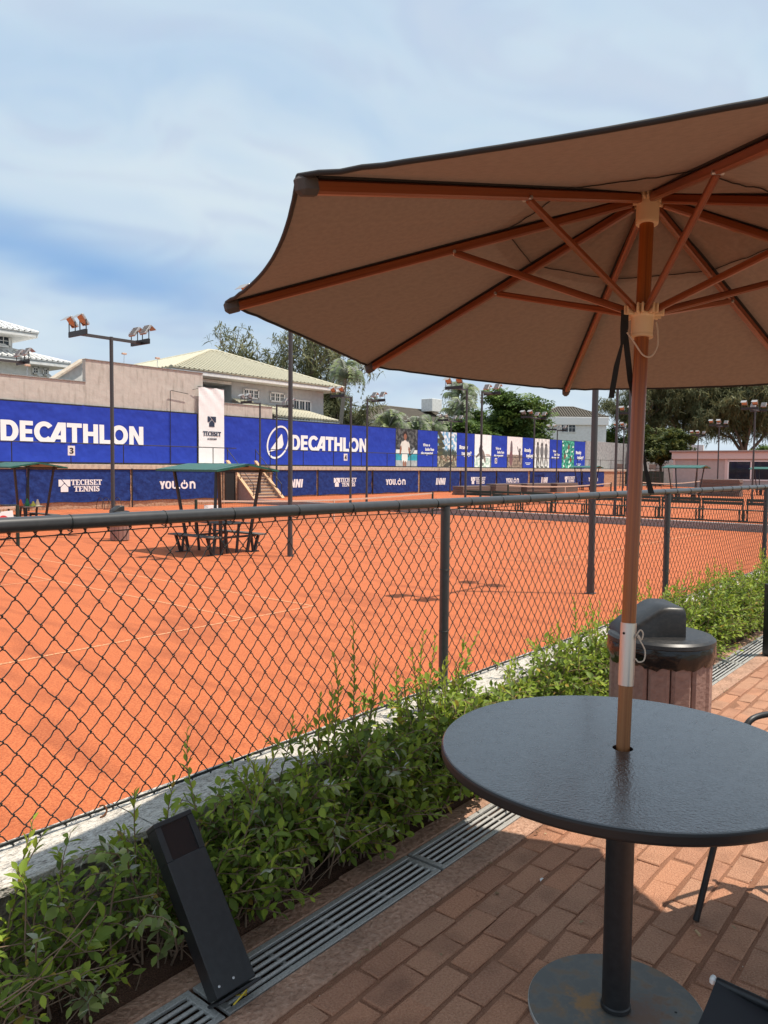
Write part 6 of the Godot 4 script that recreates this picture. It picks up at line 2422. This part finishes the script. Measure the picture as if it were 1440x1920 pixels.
func build_houses() -> void:
	# house with the pale yellow tiled roof
	var h := thing("tiled_house", "grey two-storey house with pale yellow tiled hip roof above the wall", "house")
	var mb := MB.new()
	mb.box(Vector3(38.0, 3.1, -46.0), Vector3(8.8, 8.0, 10.0))
	mb.box(Vector3(31.45, 3.1, -47.3), Vector3(4.3, 8.0, 7.4))
	mb.box(Vector3(30.3, 3.1, -42.3), Vector3(1.9, 8.0, 2.6))
	part(h, "wall", mb, M.housegrey)
	mb = MB.new()
	mb.box(Vector3(32.42, 6.98, -42.3), Vector3(2.4, 0.2, 2.6))
	mb.box(Vector3(32.42, 4.3, -42.3), Vector3(2.4, 2.4, 0.1))
	part(h, "balcony", mb, M.housewhite)
	hip_roof(h, 28.1, 43.5, -52.5, -39.9, 7.38, Vector3(35.6, 9.75, -46.0), Vector3(36.4, 9.78, -46.0), M.tile_yellow)
	casement(h, Vector3(35.25, 6.08, -40.98), 1.30, 0.66, 3)
	casement(h, Vector3(37.67, 6.02, -40.98), 1.30, 0.68, 3)
	casement(h, Vector3(40.1, 4.4, -40.98), 1.75, 1.95, 3)
	# lower lean-to roof in front
	mb = MB.new()
	roof_plane(mb, Vector3(35.0, 4.75, -38.2), Vector3(41.2, 4.72, -38.2), Vector3(40.2, 5.55, -40.9), Vector3(35.0, 5.75, -40.9), 8)
	var lt := part(h, "lean_to_roof", mb, M.tile_yellow)
	mb = MB.new()
	tile_ribs(mb, Vector3(35.0, 4.78, -38.2), Vector3(41.2, 4.75, -38.2), Vector3(40.2, 5.58, -40.9), Vector3(35.0, 5.78, -40.9), 0.3)
	part(lt, "cover_tiles", mb, M.tile_yellow).set_meta("kind", "stuff")
	mb = MB.new()
	roof_plane(mb, Vector3(32.6, 5.25, -38.3), Vector3(35.2, 5.25, -38.3), Vector3(34.4, 6.0, -40.9), Vector3(33.4, 6.0, -40.9), 6)
	part(h, "porch_roof", mb, M.tile_yellow)
	mb = MB.new()
	mb.box(Vector3(38.1, 4.60, -38.3), Vector3(6.2, 0.14, 0.12))
	part(h, "gutter", mb, M.white)
	# broken-tile row and spikes along the top of the wall
	var sp := thing("wall_spikes", "row of thin anti-climb spikes along the wall below the tiled house", "spikes", Vector3(34.0, 4.45, -37.1))
	for k in 30:
		mb = MB.new()
		mb.tube([Vector3(k * 0.27, 0, 0), Vector3(k * 0.27 + 0.05, 0.45, 0), Vector3(k * 0.27 + 0.16, 0.66, 0.05)], 0.008, 4, false)
		part(sp, "spike", mb, M.boxbeam)

	# white house at the left edge
	h = thing("white_house", "white stucco house with two stepped white roofs at the left edge", "house")
	mb = MB.new()
	mb.box(Vector3(17.0, 3.6, -56.0), Vector3(17.3, 9.2, 12.0))
	mb.box(Vector3(15.5, 8.9, -56.2), Vector3(16.2, 1.9, 11.0))
	part(h, "wall", mb, M.housewhite)
	hip_roof(h, 6.5, 26.7, -63.0, -49.1, 8.12, Vector3(16.0, 10.4, -56.0), Vector3(18.0, 10.4, -56.0), M.tile_white, "lower_roof")
	hip_roof(h, 6.0, 24.7, -63.2, -49.4, 9.86, Vector3(15.0, 12.6, -56.0), Vector3(16.5, 12.6, -56.0), M.tile_white, "upper_roof")
	casement(h, Vector3(22.6, 8.95, -50.6), 1.5, 0.72, 2)
	casement(h, Vector3(24.72, 7.32, -49.96), 0.36, 0.50, 1)
	casement(h, Vector3(25.38, 7.28, -49.96), 0.30, 0.50, 1)
	for q in [Vector3(22.8, 9.0, -50.3), Vector3(24.86, 7.34, -49.75), Vector3(25.50, 7.30, -49.75)]:
		mb = MB.new()
		mb.box(q, Vector3(0.55 if q.y > 8.0 else 0.35, 0.03, 0.5), 0.0, Basis(Vector3.RIGHT, 0.5))
		part(h, "awning_sash", mb, M.white)

	# distant white house with dark roof
	h = thing("villa", "distant white villa with brown hip roof right of the leafy tree", "house", Vector3(103.6, 0, -51.4), -0.88)
	mb = MB.new()
	mb.box(Vector3(0, 3.4, 0), Vector3(9.4, 9.6, 8.0))
	part(h, "wall", mb, M.housewhite)
	mb = MB.new()
	mb.box(Vector3(0, 8.2, 0), Vector3(9.9, 1.1, 8.6), 0.03)
	part(h, "parapet", mb, M.white)
	hip_roof(h, -4.9, 4.9, -4.2, 4.2, 8.75, Vector3(-1.3, 10.35, 0), Vector3(1.0, 10.35, 0), M.tile_brown)
	casement(h, Vector3(-0.6, 6.6, 4.02), 2.0, 1.25, 2)
	# low roof and water tank further left
	h = thing("far_bungalow", "low distant house with dark roof and white water tank", "house", Vector3(72.0, 0, -56.0))
	mb = MB.new()
	mb.box(Vector3(0, 2.9, 0), Vector3(16, 7.4, 6))
	part(h, "wall", mb, M.housewhite)
	hip_roof(h, -8.6, 8.6, -3.4, 3.6, 6.5, Vector3(-5, 8.3, 0), Vector3(5, 8.3, 0), M.tile_brown)
	mb = MB.new()
	mb.box(Vector3(3.2, 8.9, 1.2), Vector3(2.0, 1.5, 1.6), 0.03)
	part(h, "water_tank", mb, M.housewhite)

	# pink pavilion
	h = thing("pink_pavilion", "long low pink building with dark windows at the right", "building", Vector3(90, COURT2, 0))
	mb = MB.new()
	mb.box(Vector3(3.0, 1.58, -18.1), Vector3(6.0, 3.16, 26.0))
	part(h, "wall", mb, M.pink)
	mb = MB.new()
	mb.box(Vector3(2.9, 3.55, -18.1), Vector3(6.3, 0.78, 26.3), 0.02)
	part(h, "fascia", mb, M.pink_pale)
	mb = MB.new()
	mb.box(Vector3(2.9, 4.02, -18.1), Vector3(6.7, 0.18, 26.7), 0.02)
	part(h, "roof_slab", mb, M.mauve)
	mb = MB.new()
	mb.box(Vector3(-0.02, 1.6, -31.0), Vector3(0.1, 3.1, 0.22))
	mb.box(Vector3(-0.02, 1.6, -25.3), Vector3(0.1, 3.1, 0.30))
	part(h, "pilaster", mb, M.pink_pale)
	for k in 6:
		var z := -23.95 + 2.35 * k
		mb = MB.new()
		mb.box(Vector3(-0.01, 1.92, z), Vector3(0.06, 2.0, 2.2))
		var wn := part(h, "window", mb, M.window)
		for e in [[0.0, 1.03, 2.35, 0.12], [0.0, -1.03, 2.35, 0.14], [-1.13, 0.0, 0.13, 2.1]]:
			mb = MB.new()
			mb.box(Vector3(-0.05, 1.92 + e[1], z + e[0]), Vector3(0.08, e[3], e[2]))
			part(wn, "frame", mb, M.white)
	# white wall behind the round tree
	var ww := thing("garden_wall", "bright white garden wall behind the dark round tree", "wall")
	mb = MB.new()
	mb.box(Vector3(101.0, 2.0, -37.2), Vector3(0.3, 5.4, 12.0))
	part(ww, "wall_body", mb, M.housewhite)
	# chain-link screen and dark hedge cloth between pavilion and wall
	var sc := thing("windscreen", "dark green windscreen cloth left of the pink building", "screen", Vector3(88.0, COURT2, -33.6))
	mb = MB.new()
	for k in 6:
		mb.box(Vector3(0, 1.0 - 0.03 * (k % 2), -0.0 + 0.75 * k - 2.0), Vector3(0.04, 1.5, 0.74))
	part(sc, "cloth", mb, M.green_metal)
	for k in 4:
		mb = MB.new()
		mb.cyl(Vector3(0.06, 0, -2.4 + 1.5 * k), Vector3(0.06, 2.6, -2.4 + 1.5 * k), 0.03, 8)
		part(sc, "post", mb, M.boxbeam)

# ---------------------------------------------------------------- trees
func tuft_mesh() -> ArrayMesh:   # casuarina: a spray of drooping needles
	var mb := MB.new()
	var r := RandomNumberGenerator.new()
	r.seed = 5
	for k in 9:
		var d := Vector3(r.randfn(0, 0.55), r.randf_range(-0.5, 0.5), r.randfn(0, 0.55)).normalized()
		var s := d.cross(Vector3.UP).normalized() * 0.05
		var a := Vector3(r.randfn(0, 0.08), r.randfn(0, 0.08), r.randfn(0, 0.08))
		var b := a + d * 0.55
		var c := b + d * 0.32 + Vector3(0, -0.34, 0)
		mb.quad(a - s, a + s, b + s, b - s)
		mb.tri(b - s, b + s, c)
	return mb.mesh()

func clump_mesh(n: int, w: float) -> ArrayMesh:   # broad leaves round a twig end
	var mb := MB.new()
	var r := RandomNumberGenerator.new()
	r.seed = 9 + n
	for k in n:
		var a := k * 2.4
		var d := Vector3(cos(a), r.randf_range(-0.35, 0.55), sin(a)).normalized()
		var s := d.cross(Vector3.UP).normalized() * w
		var m := d * 0.5 + Vector3(0, 0.05, 0)
		var e := d * 1.0 + Vector3(0, -0.12, 0)
		var o := Vector3(r.randfn(0, 0.22), r.randfn(0, 0.16), r.randfn(0, 0.22))
		mb.tri(o, o + m + s, o + m - s)
		mb.tri(o + m + s, o + e, o + m - s)
	return mb.mesh()

func frond_mesh() -> ArrayMesh:
	var mb := MB.new()
	var prev := Vector3.ZERO
	for i in 15:
		var t := (i + 1) / 15.0
		var p := Vector3(0, 0.55 * sin(t * 2.1) - 0.62 * t * t * t, t * (1.0 - 0.22 * t * t) * 1.0)
		mb.tube([prev, p], 0.016 * (1.1 - t), 4, false)
		if i > 0:
			for s in [-1.0, 1.0]:
				var L := 0.34 * sin(minf(t * 1.15 + 0.18, 1.0) * PI * 0.92 + 0.1) + 0.05
				var dir := Vector3(s * 0.82, -0.42, 0.5).normalized()
				var e := p + dir * L + Vector3(0, -0.10 * L, 0)
				var wv := (p - prev).normalized() * 0.030
				mb.tri(p - wv, p + wv, e)
				mb.tri(p - wv * 2.6, p - wv * 0.6, e - wv * 1.5 + Vector3(0, -0.04, 0))
		prev = p
	return mb.mesh()

var tuft: ArrayMesh
var clump: ArrayMesh
var fine_clump: ArrayMesh
var frond: ArrayMesh

func limb(mb: MB, a: Vector3, d: Vector3, l: float, r: float, depth: int, ends: Array, R: RandomNumberGenerator, up: float, spread: float) -> void:
	var pts := [a]
	var p := a
	var dir := d.normalized()
	var n := 5
	for k in n:
		dir = (dir + Vector3(R.randfn(0, 0.10), R.randfn(0.0, 0.06) + up, R.randfn(0, 0.10))).normalized()
		p += dir * l / n
		pts.append(p)
		if depth <= 1:
			ends.append(p)
	mb.tube(pts, [r, r * 0.92, r * 0.82, r * 0.72, r * 0.6, r * 0.45], 7 if r > 0.08 else 5, false)
	if depth > 0:
		var m := 3 if depth > 1 else 4
		for k in m:
			var at: Vector3 = pts[2 + (k % 4)] if k < m - 1 else pts[5]
			var side := Vector3(R.randfn(0, 1), R.randf_range(-0.1, 0.6), R.randfn(0, 1)).normalized()
			limb(mb, at, dir * (1.0 - spread) + side * spread, l * R.randf_range(0.5, 0.72), r * 0.5, depth - 1, ends, R, up, spread)

func tree(called: String, label: String, group: String, at: Vector3, h: float, kind: String, sd: int, count: int, width := 1.0, trunk_h := 0.3) -> void:
	var R := RandomNumberGenerator.new()
	R.seed = sd
	var o := thing(called, label, "tree", at, 0, group)
	var wood := MB.new()
	var ends := []
	var tr := h * 0.022
	var top := Vector3(R.randfn(0, 0.03) * h, h * trunk_h, R.randfn(0, 0.03) * h)
	wood.tube([Vector3.ZERO, top * 0.5 + Vector3(R.randfn(0, 0.1), 0, R.randfn(0, 0.1)), top], [tr, tr * 0.85, tr * 0.72], 10, false)
	var spread: float = {"cas": 0.55, "broad": 0.72, "round": 0.8}[kind]
	var nl: int = {"cas": 6, "broad": 5, "round": 6}[kind]
	for k in nl:
		var a := TAU * k / nl + R.randf() * 0.6
		var tilt: float = R.randf_range(0.25, 0.85) * width
		var d := Vector3(cos(a) * tilt, 1.0, sin(a) * tilt)
		var from := Vector3.ZERO.lerp(top, R.randf_range(0.7, 1.0))
		limb(wood, from, d, h * (1.0 - trunk_h) * R.randf_range(0.42, 0.62), tr * 0.55, 2, ends, R, 0.03, spread)
	part(o, "trunk", wood, M.bark)
	var xf := []
	var col := []
	var me: Mesh = tuft if kind == "cas" else clump if kind == "broad" else fine_clump
	for i in count:
		var e: Vector3 = ends[R.randi() % ends.size()]
		var jitter: float = {"cas": 0.040, "broad": 0.055, "round": 0.05}[kind] * h
		var p := e + Vector3(R.randfn(0, jitter), R.randfn(0, jitter * 0.7), R.randfn(0, jitter))
		var sc: float = {"cas": R.randf_range(0.55, 1.05), "broad": R.randf_range(0.32, 0.6), "round": R.randf_range(0.26, 0.46)}[kind]
		xf.append(Transform3D(Basis.from_euler(Vector3(R.randfn(0, 0.4), R.randf() * TAU, R.randfn(0, 0.4))).scaled(Vector3.ONE * sc), p))
		var t := R.randf()
		match kind:
			"cas": col.append(Color(0.10, 0.115, 0.058).lerp(Color(0.24, 0.24, 0.12), t))
			"broad": col.append(Color(0.055, 0.10, 0.024).lerp(Color(0.18, 0.26, 0.06), t * t))
			_: col.append(Color(0.045, 0.068, 0.02).lerp(Color(0.17, 0.18, 0.045), t * t))
	scatter(o, "crown", me, M.leaf, xf, col)

func palm(label: String, at: Vector3, h: float, fl: float, sd: int, dry := 0.2) -> void:
	var R := RandomNumberGenerator.new()
	R.seed = sd
	var o := thing("palm_tree", label, "palm tree", at, 0, "palms behind the boundary wall")
	var mb := MB.new()
	var bend := Vector3(R.randfn(0, 0.25), 0, R.randfn(0, 0.25))
	mb.tube([Vector3.ZERO, Vector3(0, h * 0.5, 0) + bend * 0.3, Vector3(0, h, 0) + bend], [0.24, 0.19, 0.16], 10)
	part(o, "trunk", mb, M.palmbark)
	for k in 22:
		var a := k * 2.4 + R.randfn(0, 0.2)
		var pit := R.randf_range(-0.9, 0.75)
		var f := part_mesh(o, "frond", frond, frond_mats[R.randi() % 3])
		f.transform = Transform3D(Basis(Vector3.UP, a) * Basis(Vector3.RIGHT, pit) * Basis.from_scale(Vector3.ONE * fl * R.randf_range(0.8, 1.1)), Vector3(0, h, 0) + bend)

var frond_mats := []

func build_trees() -> void:
	tuft = tuft_mesh()
	clump = clump_mesh(9, 0.24)
	fine_clump = clump_mesh(12, 0.2)
	frond = frond_mesh()
	for c in [Color(0.10, 0.155, 0.045), Color(0.17, 0.22, 0.06), Color(0.13, 0.17, 0.075)]:
		var m := sm(c.r, c.g, c.b, 0.5)
		m.backlight_enabled = true
		m.backlight = lin(0.5, 0.5, 0.5)
		frond_mats.append(m)
	var g1 := "wispy trees behind the courts"
	tree("casuarina_tree", "wispy grey-green casuarina rising behind the yellow-roofed house", g1, Vector3(53.6, 0, -56.0), 19.5, "cas", 11, 950, 1.0, 0.25)
	tree("casuarina_tree", "dark casuarina filling the gap right of the yellow-roofed house", g1, Vector3(55.0, 0, -51.5), 10.0, "cas", 12, 1300, 0.9, 0.15)
	tree("casuarina_tree", "casuarina just left of the umbrella pole under the canopy edge", g1, Vector3(112, 0, -43), 17.0, "cas", 13, 1800, 1.0)
	tree("casuarina_tree", "tall dense casuarina right of the umbrella pole behind the round tree", g1, Vector3(118, 0, -38), 21.0, "cas", 14, 4600, 1.1, 0.2)
	tree("casuarina_tree", "tall casuarina above the left end of the pink building", g1, Vector3(114, 0, -29.5), 20.0, "cas", 15, 4600, 1.1, 0.2)
	tree("casuarina_tree", "casuarina at the right edge behind the tall floodlights", g1, Vector3(122, 0, -21.5), 18.0, "cas", 16, 3200, 1.0, 0.2)
	tree("casuarina_tree", "distant casuarina filling the gap above the pink roof at right", g1, Vector3(142, 0, -29), 15.0, "cas", 17, 2600, 1.0, 0.2)
	tree("round_tree", "dark dense round-crowned tree with a bent trunk left of the pink building", "", Vector3(92.8, -0.4, -33.6), 8.2, "round", 18, 5200, 1.35, 0.36)
	var g2 := "leafy trees behind the photo panels"
	tree("leafy_tree", "big glossy leafy tree above the surfing and beach photo panels", g2, Vector3(74.5, 0, -45.0), 10.6, "broad", 21, 4200, 1.0, 0.25)
	tree("leafy_tree", "leafy tree with the tallest top sprig just below the canopy", g2, Vector3(80.5, 0, -47.0), 10.8, "broad", 22, 3000, 0.9, 0.3)
	tree("leafy_tree", "yellow-green leafy tree above the park photo panel", g2, Vector3(65.5, 0, -43.5), 7.6, "broad", 23, 2400, 1.0, 0.25)
	tree("leafy_tree", "small leafy tree between the villa and the thick lamp post", g2, Vector3(118.0, 0, -49.5), 8.6, "broad", 24, 2200, 1.0, 0.3)
	tree("leafy_tree", "distant line tree behind the low bungalow roof, left", g2, Vector3(74.0, 0, -68.0), 9.6, "broad", 25, 1800, 1.3, 0.3)
	tree("leafy_tree", "distant line tree behind the low bungalow roof, right", g2, Vector3(84.0, 0, -70.0), 10.0, "broad", 26, 1800, 1.3, 0.3)
	tree("leafy_tree", "bright low bushy tree over the pink building's roof", g2, Vector3(104.0, 0, -24.0), 5.6, "broad", 27, 1400, 1.2, 0.3)
	palm("tall palm with pale trunk beside the yellow-roofed house", Vector3(49.4, 0, -46.0), 9.1, 2.6, 31)
	palm("low bushy palm over the blue banner left of the tennis player", Vector3(52.3, 0, -42.6), 4.9, 2.3, 32)
	palm("low bushy palm above the tennis player panel", Vector3(55.6, 0, -42.4), 4.6, 2.0, 33)
	palm("low bushy palm above the first slogan panel", Vector3(59.2, 0, -42.8), 5.2, 2.2, 34)
	palm("tall palm half behind the canopy edge above the slogan panels", Vector3(80.0, 0, -54.0), 10.4, 3.2, 35)
	palm("feathery palm left of the big leafy tree", Vector3(67.0, 0, -45.5), 7.0, 2.8, 36)
	palm("small far palm just left of the umbrella pole", Vector3(118, 0, -43.5), 6.5, 2.6, 37)

func _ready() -> void:
	rng.seed = 20240
	setup_view()
	make_materials()
	build_ground()
	build_terrace()
	build_houses()
	build_trees()
	build_patio()
	build_grates()
	build_fence()
	build_poles()
	build_court_things()
	build_table()
	build_umbrella()
	build_bins()
	build_chairs()
	build_bollards()
	build_hedge()
